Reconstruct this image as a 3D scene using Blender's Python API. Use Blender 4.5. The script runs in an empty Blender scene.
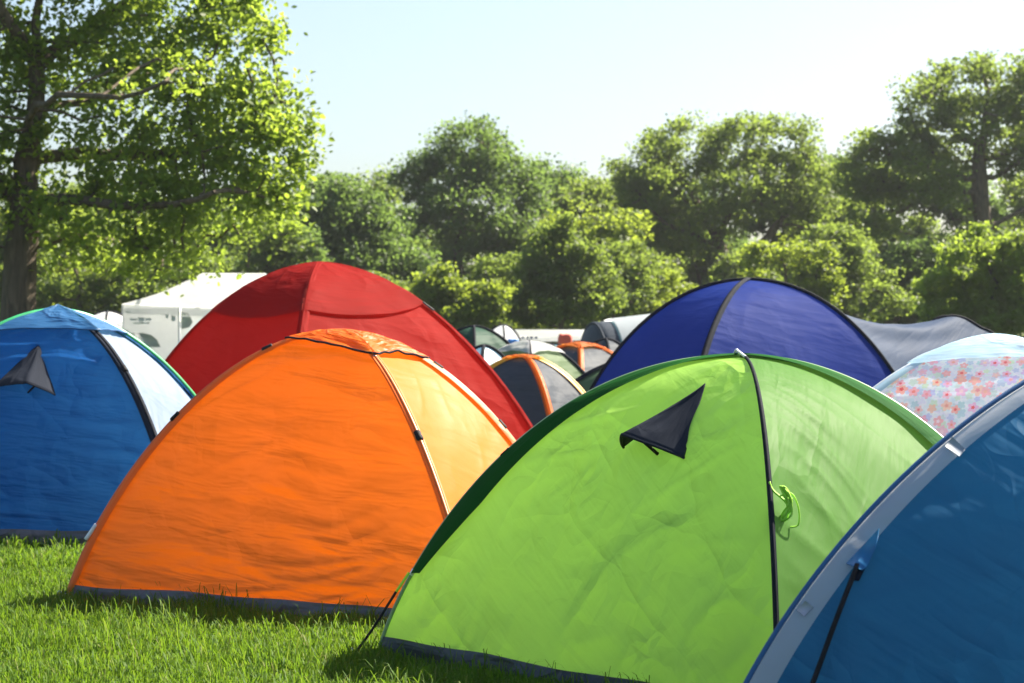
import bpy, bmesh, math, random
import numpy as np
from mathutils import Vector, Matrix

random.seed(7)
RNG = np.random.default_rng(11)
F, EYE, CX, CY = 2300.0, 1.35, 512.0, 341.5
scene = bpy.context.scene
COL = scene.collection
rad = math.radians
SUN_AZ, SUN_EL = 55.0, 44.0


def at(px, py, D):
    return np.array([(px - CX) / F * D, D, EYE + (CY - py) / F * D])


# ------------------------------------------------------------------ helpers
def link(name, me, m=None, parent=None):
    o = bpy.data.objects.new(name, me)
    COL.objects.link(o)
    if m is not None:
        me.materials.append(m)
    if parent is not None:
        o.parent = parent
    return o


def thing(name, label, cat, loc=(0, 0, 0), rz=0.0, group=None):
    o = bpy.data.objects.new(name, None)
    o.empty_display_size = 0.2
    COL.objects.link(o)
    o.location = loc
    o.rotation_euler = (0, 0, rz)
    o['label'] = label
    o['category'] = cat
    if group:
        o['group'] = group
    return o


def mesh_np(name, V, faces, smooth=True, uv=None):
    """V (n,3); faces (m,k) int array or list of lists; uv per vertex (n,2)."""
    me = bpy.data.meshes.new(name)
    V = np.asarray(V, dtype=np.float32)
    if isinstance(faces, np.ndarray):
        k = faces.shape[1]
        loops = faces.astype(np.int32).ravel()
        starts = np.arange(0, len(loops), k, dtype=np.int32)
    else:
        loops = np.array([i for f in faces for i in f], dtype=np.int32)
        ln = np.array([len(f) for f in faces], dtype=np.int32)
        starts = np.concatenate([[0], np.cumsum(ln)[:-1]]).astype(np.int32)
    me.vertices.add(len(V))
    me.vertices.foreach_set('co', V.ravel())
    me.loops.add(len(loops))
    me.loops.foreach_set('vertex_index', loops)
    me.polygons.add(len(starts))
    me.polygons.foreach_set('loop_start', starts)
    if uv is not None:
        l = me.uv_layers.new(name='UVMap')
        l.data.foreach_set('uv', np.asarray(uv, dtype=np.float32)[loops].ravel())
    me.update(calc_edges=True)
    me.validate()
    if smooth:
        me.polygons.foreach_set('use_smooth', np.ones(len(me.polygons), dtype=bool))
    return me


def grid_faces(nu, nv, closed_u=False):
    """vertex index = j*nu + i"""
    i = np.arange(nu if closed_u else nu - 1)
    j = np.arange(nv - 1)
    I, J = np.meshgrid(i, j)
    I2 = (I + 1) % nu
    return np.stack([J * nu + I, J * nu + I2, (J + 1) * nu + I2, (J + 1) * nu + I], -1).reshape(-1, 4)


def tube(pts, r, n=8, caps=True):
    """returns V, faces(list) for a tube along pts; r scalar or array"""
    P = np.asarray(pts, float)
    m = len(P)
    R = np.full(m, r) if np.isscalar(r) else np.asarray(r, float)
    T = np.gradient(P, axis=0)
    T /= np.linalg.norm(T, axis=1)[:, None] + 1e-9
    N = np.zeros_like(P)
    ref = np.array([0, 0, 1.0]) if abs(T[0][2]) < .9 else np.array([1.0, 0, 0])
    v = np.cross(T[0], ref)
    v /= np.linalg.norm(v)
    for i in range(m):
        v = v - T[i] * np.dot(v, T[i])
        v /= np.linalg.norm(v) + 1e-9
        N[i] = v
    B = np.cross(T, N)
    a = np.linspace(0, 2 * np.pi, n, endpoint=False)
    V = (P[:, None] + R[:, None, None] * (np.cos(a)[None, :, None] * N[:, None] + np.sin(a)[None, :, None] * B[:, None])).reshape(-1, 3)
    f = [list(q) for q in grid_faces(n, m, True)]
    if caps:
        f.append(list(range(n))[::-1])
        f.append([(m - 1) * n + k for k in range(n)])
    return V, f


def merge(parts):
    Vs, Fs, o = [], [], 0
    for V, f in parts:
        Vs.append(V)
        Fs += [[int(i) + o for i in q] for q in f]
        o += len(V)
    return np.concatenate(Vs), Fs


def smooth_path(pts, n=40):
    """Catmull-Rom through pts"""
    P = np.asarray(pts, float)
    P = np.vstack([2 * P[0] - P[1], P, 2 * P[-1] - P[-2]])
    out = []
    segs = len(P) - 3
    for k in range(n):
        t = k / (n - 1) * segs
        i = min(int(t), segs - 1)
        t -= i
        a, b, c, d = P[i:i + 4]
        out.append(.5 * (2 * b + (c - a) * t + (2 * a - 5 * b + 4 * c - d) * t * t + (3 * b - a - 3 * c + d) * t ** 3))
    return np.array(out)


def pn(x, y, seed=0):
    """gradient noise, numpy"""
    x = np.asarray(x, float)
    y = np.asarray(y, float)
    xi = np.floor(x).astype(np.int64)
    yi = np.floor(y).astype(np.int64)
    xf, yf = x - xi, y - yi

    def g(a, b, dx, dy):
        h = (a * 374761393 + b * 668265263 + seed * 974634777) & 0xffffffff
        h = ((h ^ (h >> 13)) * 1274126177) & 0xffffffff
        h = (h ^ (h >> 16)) & 0xffff
        an = h / 65536.0 * 2 * np.pi
        return np.cos(an) * dx + np.sin(an) * dy
    u = xf * xf * xf * (xf * (xf * 6 - 15) + 10)
    v = yf * yf * yf * (yf * (yf * 6 - 15) + 10)
    a = g(xi, yi, xf, yf) * (1 - u) + g(xi + 1, yi, xf - 1, yf) * u
    b = g(xi, yi + 1, xf, yf - 1) * (1 - u) + g(xi + 1, yi + 1, xf - 1, yf - 1) * u
    return (a * (1 - v) + b * v) * 1.5


# ------------------------------------------------------------------ materials
def new_mat(name):
    m = bpy.data.materials.new(name)
    m.use_nodes = True
    nt = m.node_tree
    nt.nodes.clear()
    out = nt.nodes.new('ShaderNodeOutputMaterial')
    return m, nt, out


def N(nt, t, **kw):
    n = nt.nodes.new(t)
    for k, v in kw.items():
        if k in n.inputs:
            n.inputs[k].default_value = v
        else:
            setattr(n, k, v)
    return n


def mixcol(nt, fac, a, b, blend='MIX'):
    n = nt.nodes.new('ShaderNodeMix')
    n.data_type = 'RGBA'
    n.blend_type = blend
    for s, v in ((0, fac), (6, a), (7, b)):
        if hasattr(v, 'links') or hasattr(v, 'is_output'):
            nt.links.new(v, n.inputs[s])
        elif s == 0:
            n.inputs[0].default_value = v
        else:
            n.inputs[s].default_value = (*v, 1) if len(v) == 3 else v
    return n.outputs[2]


def math_n(nt, op, a, b=None, c=None):
    n = nt.nodes.new('ShaderNodeMath')
    n.operation = op
    for i, v in enumerate((a, b, c)):
        if v is None:
            continue
        if hasattr(v, 'is_output'):
            nt.links.new(v, n.inputs[i])
        else:
            n.inputs[i].default_value = v
    return n.outputs[0]


def ramp(nt, src, stops):
    n = nt.nodes.new('ShaderNodeValToRGB')
    e = n.color_ramp.elements
    while len(e) < len(stops):
        e.new(0.5)
    for i, (p, c) in enumerate(stops):
        e[i].position = p
        e[i].color = (*c, 1) if len(c) == 3 else c
    nt.links.new(src, n.inputs[0])
    return n.outputs[0]


def fabric(name, col, trans=.3, rough=.42, spec=.5, crumple=.5, fold=.4, angle=0.0, tcol=None, colour_out=None, dust=.08, bump=1.0):
    """thin tent cloth: gloss + diffuse, some light comes through, creases in the bump"""
    m, nt, out = new_mat(name)
    L = nt.links.new
    tc = N(nt, 'ShaderNodeTexCoord')
    mp = N(nt, 'ShaderNodeMapping')
    mp.inputs['Rotation'].default_value = (0, 0, angle)
    L(tc.outputs['UV'], mp.inputs['Vector'])
    mp2 = N(nt, 'ShaderNodeMapping')
    mp2.inputs['Scale'].default_value = (1.6, 9.0, 1)
    L(mp.outputs[0], mp2.inputs['Vector'])
    n1 = N(nt, 'ShaderNodeTexNoise', Scale=1.0, Detail=3.0, Roughness=.5, Distortion=.3)
    L(mp2.outputs[0], n1.inputs['Vector'])
    # crumple: warped voronoi edges, from being packed
    nw = N(nt, 'ShaderNodeTexNoise', Scale=3.0, Detail=2.0)
    L(tc.outputs['UV'], nw.inputs['Vector'])
    va = N(nt, 'ShaderNodeVectorMath', operation='MULTIPLY_ADD')
    L(nw.outputs['Color'], va.inputs[0])
    va.inputs[1].default_value = (.35, .35, .35)
    L(tc.outputs['UV'], va.inputs[2])
    vo = N(nt, 'ShaderNodeTexVoronoi', Scale=4.5)
    vo.feature = 'F1'
    vo.distance = 'MANHATTAN'
    L(va.outputs[0], vo.inputs['Vector'])
    vo2 = N(nt, 'ShaderNodeTexVoronoi', Scale=11.0)
    vo2.feature = 'F1'
    L(va.outputs[0], vo2.inputs['Vector'])
    nm = N(nt, 'ShaderNodeTexNoise', Scale=1.7, Detail=1.0)
    L(tc.outputs['UV'], nm.inputs['Vector'])
    mask = math_n(nt, 'SMOOTH_MIN', math_n(nt, 'MULTIPLY', math_n(nt, 'SUBTRACT', nm.outputs[0], .38), 5.0), 1.0, .2)
    mask = math_n(nt, 'MAXIMUM', mask, .12)
    cr = math_n(nt, 'ADD', vo.outputs['Distance'], math_n(nt, 'MULTIPLY', vo2.outputs['Distance'], .3))
    h = math_n(nt, 'ADD', math_n(nt, 'MULTIPLY', n1.outputs[0], fold), math_n(nt, 'MULTIPLY', math_n(nt, 'MULTIPLY', cr, mask), crumple * .6))
    def pinch(src, width, power):
        d = math_n(nt, 'MULTIPLY', math_n(nt, 'ABSOLUTE', math_n(nt, 'SUBTRACT', src, .5)), 1.0 / width)
        return math_n(nt, 'POWER', math_n(nt, 'SUBTRACT', 1.0, math_n(nt, 'MINIMUM', d, 1.0)), power)
    mp3 = N(nt, 'ShaderNodeMapping')
    mp3.inputs['Scale'].default_value = (1.3, 4.2, 1)
    mp3.inputs['Rotation'].default_value = (0, 0, .5)
    L(mp.outputs[0], mp3.inputs['Vector'])
    # straight fold lines left from packing: edges of long, angular cells
    vw = N(nt, 'ShaderNodeVectorMath', operation='MULTIPLY_ADD')
    L(nw.outputs['Color'], vw.inputs[0])
    vw.inputs[1].default_value = (.25, .25, 0)
    L(mp3.outputs[0], vw.inputs[2])
    n3 = N(nt, 'ShaderNodeTexVoronoi', Scale=1.0)
    n3.feature = 'DISTANCE_TO_EDGE'
    n3.voronoi_dimensions = '2D'
    L(vw.outputs[0], n3.inputs['Vector'])
    fl = math_n(nt, 'POWER', math_n(nt, 'SUBTRACT', 1.0, math_n(nt, 'MINIMUM', math_n(nt, 'MULTIPLY', n3.outputs['Distance'], 9.0), 1.0)), 1.7)
    n4 = N(nt, 'ShaderNodeTexNoise', Scale=3.4, Detail=1.0, Distortion=.5)
    L(tc.outputs['UV'], n4.inputs['Vector'])
    pk = math_n(nt, 'ADD', math_n(nt, 'MULTIPLY', fl, .6), math_n(nt, 'MULTIPLY', pinch(n4.outputs[0], .05, 1.5), .15))
    h = math_n(nt, 'ADD', h, math_n(nt, 'MULTIPLY', math_n(nt, 'MULTIPLY', pk, mask), .07 + crumple * .16))
    nf = N(nt, 'ShaderNodeTexNoise', Scale=38.0, Detail=2.0)
    L(tc.outputs['UV'], nf.inputs['Vector'])
    h = math_n(nt, 'ADD', h, math_n(nt, 'MULTIPLY', nf.outputs[0], .012))
    bp = N(nt, 'ShaderNodeBump', Strength=1.0, Distance=.11 * bump)
    L(h, bp.inputs['Height'])
    nv = N(nt, 'ShaderNodeTexNoise', Scale=2.3, Detail=5.0, Roughness=.6)
    L(tc.outputs['UV'], nv.inputs['Vector'])
    c = colour_out(nt, tc) if colour_out else None
    if c is None:
        rgb = N(nt, 'ShaderNodeRGB')
        rgb.outputs[0].default_value = (*col, 1)
        c = rgb.outputs[0]
    v = ramp(nt, nv.outputs[0], [(.3, (1 - dust,) * 3), (.7, (1 + dust,) * 3)])
    c2 = mixcol(nt, 1.0, c, v, 'MULTIPLY')
    pr = N(nt, 'ShaderNodeBsdfPrincipled', Roughness=rough)
    pr.inputs['Specular IOR Level'].default_value = spec
    L(c2, pr.inputs['Base Color'])
    L(bp.outputs[0], pr.inputs['Normal'])
    tr = N(nt, 'ShaderNodeBsdfTranslucent')
    g1 = N(nt, 'ShaderNodeGamma')
    g1.inputs[1].default_value = .62
    L(c2, g1.inputs[0])
    L(g1.outputs[0], tr.inputs[0])
    L(bp.outputs[0], tr.inputs['Normal'])
    mx = N(nt, 'ShaderNodeMixShader', Fac=min(.7, trans * 1.35))
    L(pr.outputs[0], mx.inputs[1])
    L(tr.outputs[0], mx.inputs[2])
    L(mx.outputs[0], out.inputs[0])
    return m


def plain(name, col, rough=.5, metal=0.0, spec=.5, noise=.12, scale=20.0):
    m, nt, out = new_mat(name)
    tc = N(nt, 'ShaderNodeTexCoord')
    n = N(nt, 'ShaderNodeTexNoise', Scale=scale, Detail=3.0)
    nt.links.new(tc.outputs['Object'], n.inputs['Vector'])
    v = ramp(nt, n.outputs[0], [(.3, (1 - noise,) * 3), (.7, (1 + noise,) * 3)])
    c = mixcol(nt, 1.0, col, v, 'MULTIPLY')
    pr = N(nt, 'ShaderNodeBsdfPrincipled', Roughness=rough, Metallic=metal)
    pr.inputs['Specular IOR Level'].default_value = spec
    nt.links.new(c, pr.inputs['Base Color'])
    nt.links.new(pr.outputs[0], out.inputs[0])
    return m


def flower_colour(nt, tc):
    """five-petal flowers in pinks and corals on a pale aqua cloth (printed pattern)"""
    L = nt.links.new

    def layer(scale, off, rsize):
        mp = N(nt, 'ShaderNodeMapping')
        mp.inputs['Location'].default_value = (*off, 0)
        L(tc.outputs['UV'], mp.inputs['Vector'])
        vo = N(nt, 'ShaderNodeTexVoronoi', Scale=scale, Randomness=.75)
        vo.voronoi_dimensions = '2D'
        L(mp.outputs[0], vo.inputs['Vector'])
        sub = N(nt, 'ShaderNodeVectorMath', operation='SUBTRACT')
        L(mp.outputs[0], sub.inputs[0])
        L(vo.outputs['Position'], sub.inputs[1])
        sx = N(nt, 'ShaderNodeSeparateXYZ')
        L(sub.outputs[0], sx.inputs[0])
        sc = N(nt, 'ShaderNodeSeparateColor')
        L(vo.outputs['Color'], sc.inputs[0])
        ang = math_n(nt, 'ARCTAN2', sx.outputs[1], sx.outputs[0])
        w = math_n(nt, 'ABSOLUTE', math_n(nt, 'COSINE', math_n(nt, 'ADD', math_n(nt, 'MULTIPLY', ang, 2.5), math_n(nt, 'MULTIPLY', sc.outputs[2], 6.0))))
        size = math_n(nt, 'MULTIPLY', math_n(nt, 'ADD', math_n(nt, 'MULTIPLY', sc.outputs[1], .5), .6), rsize)
        rr = math_n(nt, 'MULTIPLY', size, math_n(nt, 'ADD', math_n(nt, 'MULTIPLY', w, .4), .6))
        dist = math_n(nt, 'DIVIDE', vo.outputs['Distance'], rr)
        petal = math_n(nt, 'LESS_THAN', dist, 1.0)
        core = math_n(nt, 'LESS_THAN', dist, .36)
        return sc, petal, core
    nb = N(nt, 'ShaderNodeTexNoise', Scale=16.0, Detail=2.0)
    L(tc.outputs['UV'], nb.inputs['Vector'])
    bg = ramp(nt, nb.outputs[0], [(.36, (.55, .76, .86)), (.48, (.76, .84, .90)), (.55, (.66, .70, .90)), (.64, (.62, .84, .82))])
    sc, petal, core = layer(16.0, (3.1, 1.7), .46)
    leaf = ramp(nt, sc.outputs[0], [(0, (.30, .62, .62)), (.5, (.42, .48, .85)), (1, (.55, .80, .45))])
    c = mixcol(nt, math_n(nt, 'MULTIPLY', petal, .85), bg, leaf)
    sc, petal, core = layer(13.0, (0, 0), .46)
    pc = ramp(nt, sc.outputs[0], [(0, (.86, .34, .52)), (.3, (.90, .34, .26)), (.55, (.78, .40, .70)), (.8, (.92, .52, .30)), (1, (.50, .42, .84))])
    c = mixcol(nt, math_n(nt, 'MULTIPLY', petal, .9), c, pc)
    cc = ramp(nt, sc.outputs[2], [(0, (.92, .62, .45)), (.5, (.75, .07, .08)), (1, (.92, .72, .80))])
    c = mixcol(nt, core, c, cc)
    return c


M = {}
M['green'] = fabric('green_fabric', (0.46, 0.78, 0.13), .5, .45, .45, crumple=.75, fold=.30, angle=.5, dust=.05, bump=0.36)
M['green_shade'] = fabric('green_fabric_shaded', (0.11, 0.25, 0.055), .4, .55, 0.1, crumple=.3, fold=.3, angle=-.75, dust=.05, bump=0.3)  # darker copy of the green: duller light on the right side painted in
M['darkgreen'] = fabric('dark_green_trim', (.010, .075, .012), .04, .7, .03, crumple=.2, fold=.4, bump=0.4)
M['orange_side'] = fabric('orange_side_fabric', (.82, .24, .02), .4, .5, 0.2, crumple=.15, fold=.3, angle=.3, dust=.04, bump=0.35)
M['leftblue_glare'] = fabric('blue_fabric_glare', (0.24, 0.33, 0.46), .35, .48, 1.0, crumple=.3, fold=.4, angle=.3, dust=.05, bump=0.35)  # glare on the right panel put into the colour, a paler silvery blue
M['orange'] = fabric('orange_fabric', (.80, .205, .012), .45, .45, .45, crumple=.35, fold=.75, angle=.06, dust=.05, bump=0.6)
M['orange_trim'] = fabric('orange_trim', (.80, .17, .01), .2, .5, .4, crumple=.2, fold=.2, bump=0.4)
M['red'] = fabric('red_fabric', (0.38, 0.018, 0.014), .45, .7, 0.08, crumple=.25, fold=.35, angle=.1, dust=.06, bump=0.45)
M['navy'] = fabric('navy_fabric', (0.022, 0.05, 0.27), .42, .6, 0.05, crumple=.2, fold=.45, angle=.12, dust=.06, bump=0.25)
M['awning'] = fabric('grey_awning_fabric', (0.05, 0.07, 0.115), .06, .6, 0.03, crumple=.1, fold=.5, angle=.2, bump=0.2)
M['leftblue'] = fabric('blue_fabric', (0.008, 0.098, 0.34), .45, .6, 0.1, crumple=.5, fold=.75, angle=.08, dust=.06, bump=0.6)
M['bluecap_sheen'] = fabric('blue_fly_sky_sheen', (.035, .15, .34), .3, .38, .5, crumple=.3, fold=.3, bump=0.5)  # blue lightened, with sky sheen on the fly mixed into the colour
M['rightblue'] = fabric('steel_blue_fabric', (0.028, 0.145, 0.3), .42, .6, 0.06, crumple=.85, fold=.45, angle=.45, dust=.06, bump=0.45)
M['palecap'] = fabric('pale_aqua_fabric', (0.45, 0.66, 0.78), .3, .45, .4, crumple=.2, fold=.3, bump=0.25)
M['floral'] = fabric('floral_fabric', (.6, .7, .8), .45, .5, .35, crumple=.25, fold=.3, colour_out=flower_colour, dust=.03, bump=0.35)
M['silver'] = fabric('silver_binding', (0.85, 0.87, 0.88), .5, .45, .3, crumple=.2, fold=.25, dust=.05, bump=0.3)
M['ground_sheet'] = fabric('dark_groundsheet', (.045, .052, .062), .05, .5, .4, crumple=1.0, fold=.7)
M['ground_sheet_grey'] = fabric('grey_groundsheet', (.12, .125, .135), .05, .5, .4, crumple=1.0, fold=.7)
M['vent'] = fabric('charcoal_vent_cloth', (.024, .029, .042), .08, .85, .05, crumple=.4, fold=.3, dust=.15, bump=0.3)
M['greycloth'] = fabric('grey_tent_fabric', (0.075, 0.085, 0.1), .06, .5, 0.03, crumple=.3, fold=.5, bump=0.3)
M['darkgrey'] = fabric('dark_grey_tent_fabric', (.06, .07, .085), .06, .5, 0.03, crumple=.3, fold=.5, bump=0.3)
M['olive'] = fabric('olive_tent_fabric', (.10, .15, .075), .06, .5, 0.03, crumple=.3, fold=.5, bump=0.3)
M['bottle'] = fabric('bottle_green_tent_fabric', (0.03, 0.07, 0.05), .06, .5, 0.03, crumple=.3, fold=.5, bump=0.3)
M['teal'] = fabric('teal_tent_fabric', (.13, .24, .27), .25, .5, 0.03, crumple=.3, fold=.4, bump=0.3)
M['white'] = fabric('white_canvas', (.78, .79, .81), .5, .55, .3, crumple=.2, fold=.3, bump=0.15)
M['yellow'] = plain('yellow_pole', (.75, .36, .02))
M['black'] = plain('black_plastic', (.012, .012, .014), .7, spec=.2)
M['fibre'] = plain('dark_fibreglass', (.02, .022, .028), .8, spec=.05)
M['palepole'] = plain('pale_green_piping', (.22, .34, .16), .4)
M['orangepole'] = plain('orange_piping', (.75, .15, .015), .45)
M['greenpole'] = plain('green_piping', (.03, .33, .12), .4)
M['steel'] = plain('steel', (.45, .46, .48), .3, metal=.9)
M['lime'] = plain('lime_cord', (.42, .80, .05), .6)
M['whiteplastic'] = plain('white_plastic', (.75, .76, .78), .4)
M['bluepole'] = plain('blue_piping', (.012, .09, .24), .45)
M['bluepatch'] = fabric('blue_patch', (.03, .19, .42), .15, .45, .4, crumple=.2, fold=.2, bump=0.4)
M['print'] = plain('grey_print', (.30, .34, .40), .6)
M['printblue'] = plain('blue_print', (.03, .07, .20), .6)
M['bluecloth'] = plain('blue_cloth', (.02, .20, .62), .6)
M['redcloth'] = plain('red_cloth', (.62, .08, .04), .6)


# ------------------------------------------------------------------ dome tents
class Dome:
    """four poles meeting over the middle of a (roughly) rectangular floor; cloth panels between them.
    corners 0..3 = front left, front right, back right, back left in the tent's own frame"""
    SG = [(-1, -1), (1, -1), (1, 1), (-1, 1)]

    def __init__(s, label, c, yaw, a, b, H, prof, seed=0, group=None, cat='tent', name='dome_tent'):
        s.c, s.yaw, s.a, s.b, s.H, s.prof, s.seed = c, yaw, a, b, H, prof, seed
        s.root = thing(name, label, cat, (c[0], c[1], 0), yaw, group)
        cy, sy = math.cos(yaw), math.sin(yaw)
        s.R = np.array([[cy, -sy, 0], [sy, cy, 0], [0, 0, 1]])

    def pole(s, k, t):
        p, q, sc = s.prof[k % 4]
        sx, sy = s.SG[k % 4]
        t = np.clip(np.asarray(t, float), 0, 1)
        r = np.cos(t * np.pi / 2) ** p * sc
        z = s.H * np.sin(t * np.pi / 2) ** q
        return np.stack([sx * s.a * r, sy * s.b * r, z + 0 * r], -1)

    def surf(s, k, u, t, bow=.0):
        u = np.asarray(u, float)
        t = np.asarray(t, float)
        A, B = s.pole(k, t), s.pole(k + 1, t)
        P = A + (B - A) * u[..., None]
        nrm = np.array([[0, -1, 0], [1, 0, 0], [0, 1, 0], [-1, 0, 0]][k % 4], float)
        w = np.linalg.norm(B - A, axis=-1)
        return P + nrm * (bow * w * 4 * u * (1 - u) * np.sin(np.pi * np.clip(t, 0, 1)) ** .6)[..., None]

    def frame(s, k, u, t, bow=0):
        e = 1e-3
        P = s.surf(k, u, t, bow)
        du = s.surf(k, u + e, t, bow) - s.surf(k, u - e, t, bow)
        dt = s.surf(k, u, t + e, bow) - s.surf(k, u, t - e, bow)
        n = np.cross(du, dt)
        n /= np.linalg.norm(n, axis=-1)[..., None] + 1e-12
        return P, n

    def world(s, P):
        return P @ s.R.T + np.array([s.c[0], s.c[1], 0])

    def local(s, W):
        return (np.asarray(W, float) - np.array([s.c[0], s.c[1], 0])) @ s.R

    def locate(s, k, px, py, bow=0):
        u, t = np.meshgrid(np.linspace(.0, 1, 240), np.linspace(.02, .99, 240))
        W = s.world(s.surf(k, u, t, bow).reshape(-1, 3))
        x = CX + F * W[:, 0] / W[:, 1]
        y = CY + F * (EYE - W[:, 2]) / W[:, 1]
        i = np.argmin((x - px) ** 2 + (y - py) ** 2)
        return float(u.ravel()[i]), float(t.ravel()[i])

    def t_at(s, k, px=None, py=None):
        t = np.linspace(0.0, 1, 800)
        W = s.world(s.pole(k, t))
        x = CX + F * W[:, 0] / W[:, 1]
        y = CY + F * (EYE - W[:, 2]) / W[:, 1]
        d = 0
        if px is not None:
            d = d + (x - px) ** 2
        if py is not None:
            d = d + (y - py) ** 2
        return float(t[np.argmin(d)])

    def panel(s, k, m, t0=.0, t1=1.0, bow=-.02, amp=.008, ang=0.0, freq=(1.5, 8.0), off=0.0, nu=90, nv=80, name='panel', z0=.05, crease=1.0, sag=0.0):
        u = np.linspace(0, 1, nu)
        tz = t0
        if t0 == 0 and z0 > 0:
            tz = 0.0
        v = np.linspace(0, 1, nv)
        U, Vv = np.meshgrid(u, v)
        p, q, sc = s.prof[k]
        if t0 == 0:   # start each column at height z0
            q2 = s.prof[(k + 1) % 4][1]
            ta = math.asin(min(1, (z0 / s.H) ** (1 / q))) / (np.pi / 2)
            tb = math.asin(min(1, (z0 / s.H) ** (1 / q2))) / (np.pi / 2)
            # cloth starts at the lower of both: blend along u
            A0, B0 = s.pole(k, ta), s.pole(k + 1, tb)
            TA = ta + (t1 - ta) * Vv
            TB = tb + (t1 - tb) * Vv
            A, B = s.pole(k, TA), s.pole(k + 1, TB)
            Tm = TA * (1 - U) + TB * U
        else:
            Tm = t0 + (t1 - t0) * Vv
            if sag:
                Tm = t0 - sag * 4 * U * (1 - U) + (t1 - t0 + sag * 4 * U * (1 - U)) * Vv
            A, B = s.pole(k, Tm), s.pole(k + 1, Tm)
        P = A + (B - A) * U[..., None]
        nrm = np.array([[0, -1, 0], [1, 0, 0], [0, 1, 0], [-1, 0, 0]][k], float)
        w = np.linalg.norm(B - A, axis=-1)
        P = P + nrm * (bow * w * 4 * U * (1 - U) * np.sin(np.pi * np.clip(Tm, 0, 1)) ** .6)[..., None]
        du = np.gradient(P, axis=1)
        dv = np.gradient(P, axis=0)
        n = np.cross(du, dv)
        ln = np.linalg.norm(n, axis=-1)
        ln[ln < 1e-12] = 1
        n = n / ln[..., None]
        n[-1] = n[-2]
        W = np.linalg.norm(s.pole(k, 0.) - s.pole(k + 1, 0.))
        Hh = np.linalg.norm(np.array([s.pole(k, .0)[0] * .5, s.pole(k, 0.)[1] * .5, s.H]))
        X = (U - .5) * w + .5 * W
        Y = Tm * Hh * 1.05
        c, si = math.cos(ang), math.sin(ang)
        Xr, Yr = c * X + si * Y, -si * X + c * Y
        sd = s.seed * 17 + k * 5
        d = pn(Xr * freq[0] * .6 + .8 * pn(X * 1.5, Y * 1.5, sd + 3), Yr * freq[1] * .5, sd)
        r = 1 - np.abs(pn(Xr * freq[0] * .8 + 3.3, Yr * freq[1] * .7 + 1.2 * pn(X * 1.1, Y * 1.1, sd + 4), sd + 1)) * 2.2
        r = np.maximum(r, 0) ** 3 * crease
        mk = np.clip(pn(X * 1.3 + 9, Y * 1.3, sd + 2) * 1.5 + .55, 0, 1)
        # soft folds running along the poles and the hem
        edge = np.minimum(np.minimum(U, 1 - U) * w, 1.0)
        ef = np.clip(edge / .2, 0, 1)
        d = (d * .8 + r * mk * .9 + .35 * pn(X * 3.1, Y * 3.1, sd + 6)) * amp * ef
        d = d * np.clip(Vv / .04, .25, 1)
        P = P + n * (d + off)[..., None]
        uv = np.stack([X + .37 * s.seed, Y + .61 * k], -1).reshape(-1, 2)
        fa = grid_faces(nu, nv)
        me = mesh_np(name, P.reshape(-1, 3), fa, True, uv)
        return link(name, me, m, s.root)

    def ribbon(s, k, corner, w, t0, t1, m, name='pole_sleeve', off=.014, inset=0.0, n=70, bow=-.02, wt=None):
        """strip of cloth lying on panel k along the pole at `corner` (k or k+1), w metres wide"""
        ts = np.linspace(t0, t1, n)
        A, B = s.pole(k, ts), s.pole(k + 1, ts)
        wd = np.linalg.norm(B - A, axis=-1) + 1e-6
        rows = []
        ww = w if wt is None else w * np.interp(ts, wt[0], wt[1])
        nc = 6
        for c in range(nc):
            f = np.clip((inset + (ww - inset) * c / (nc - 1)) / wd, 0, .5)
            u = f if corner == k else 1 - f
            P, nn = s.frame(k, u, np.clip(ts, 0.002, .998), bow)
            e = math.sin(math.pi * c / (nc - 1))
            rows.append(P + nn * (off + .006 * e))
        V = np.stack(rows, 1)          # (n,nc,3)
        al = np.concatenate([[0], np.cumsum(np.linalg.norm(np.diff(V[:, 0], axis=0), axis=1))])
        uv = np.stack([np.repeat(al[:, None], nc, 1), np.repeat(np.linspace(0, w, nc)[None], n, 0)], -1).reshape(-1, 2)
        me = mesh_np(name, V.reshape(-1, 3), grid_faces(nc, n), True, uv)
        o = link(name, me, m, s.root)
        return o

    def pole_tube(s, k, r, m, t0=0.0, t1=1.0, name='pole', off=.004, n=60):
        t = np.linspace(t0, t1, n)
        P = s.pole(k, t)
        P = P * (1 + off / np.maximum(np.linalg.norm(P, axis=1), .3))[:, None]
        P[:, 2] += off
        V, f = tube(P, r, 8)
        return link(name, mesh_np(name, V, f), m, s.root)

    def arch(s, k, r, m, name='pole', off=.004):
        """one pole running from corner k over the top to the opposite corner"""
        t = np.linspace(0, 1, 60)
        P = np.vstack([s.pole(k, t), s.pole(k + 2, t)[::-1][1:]])
        P = P * (1 + off / np.maximum(np.linalg.norm(P, axis=1), .3))[:, None]
        P[:, 2] += off
        V, f = tube(P, r, 8)
        return link(name, mesh_np(name, V, f), m, s.root)

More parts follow.
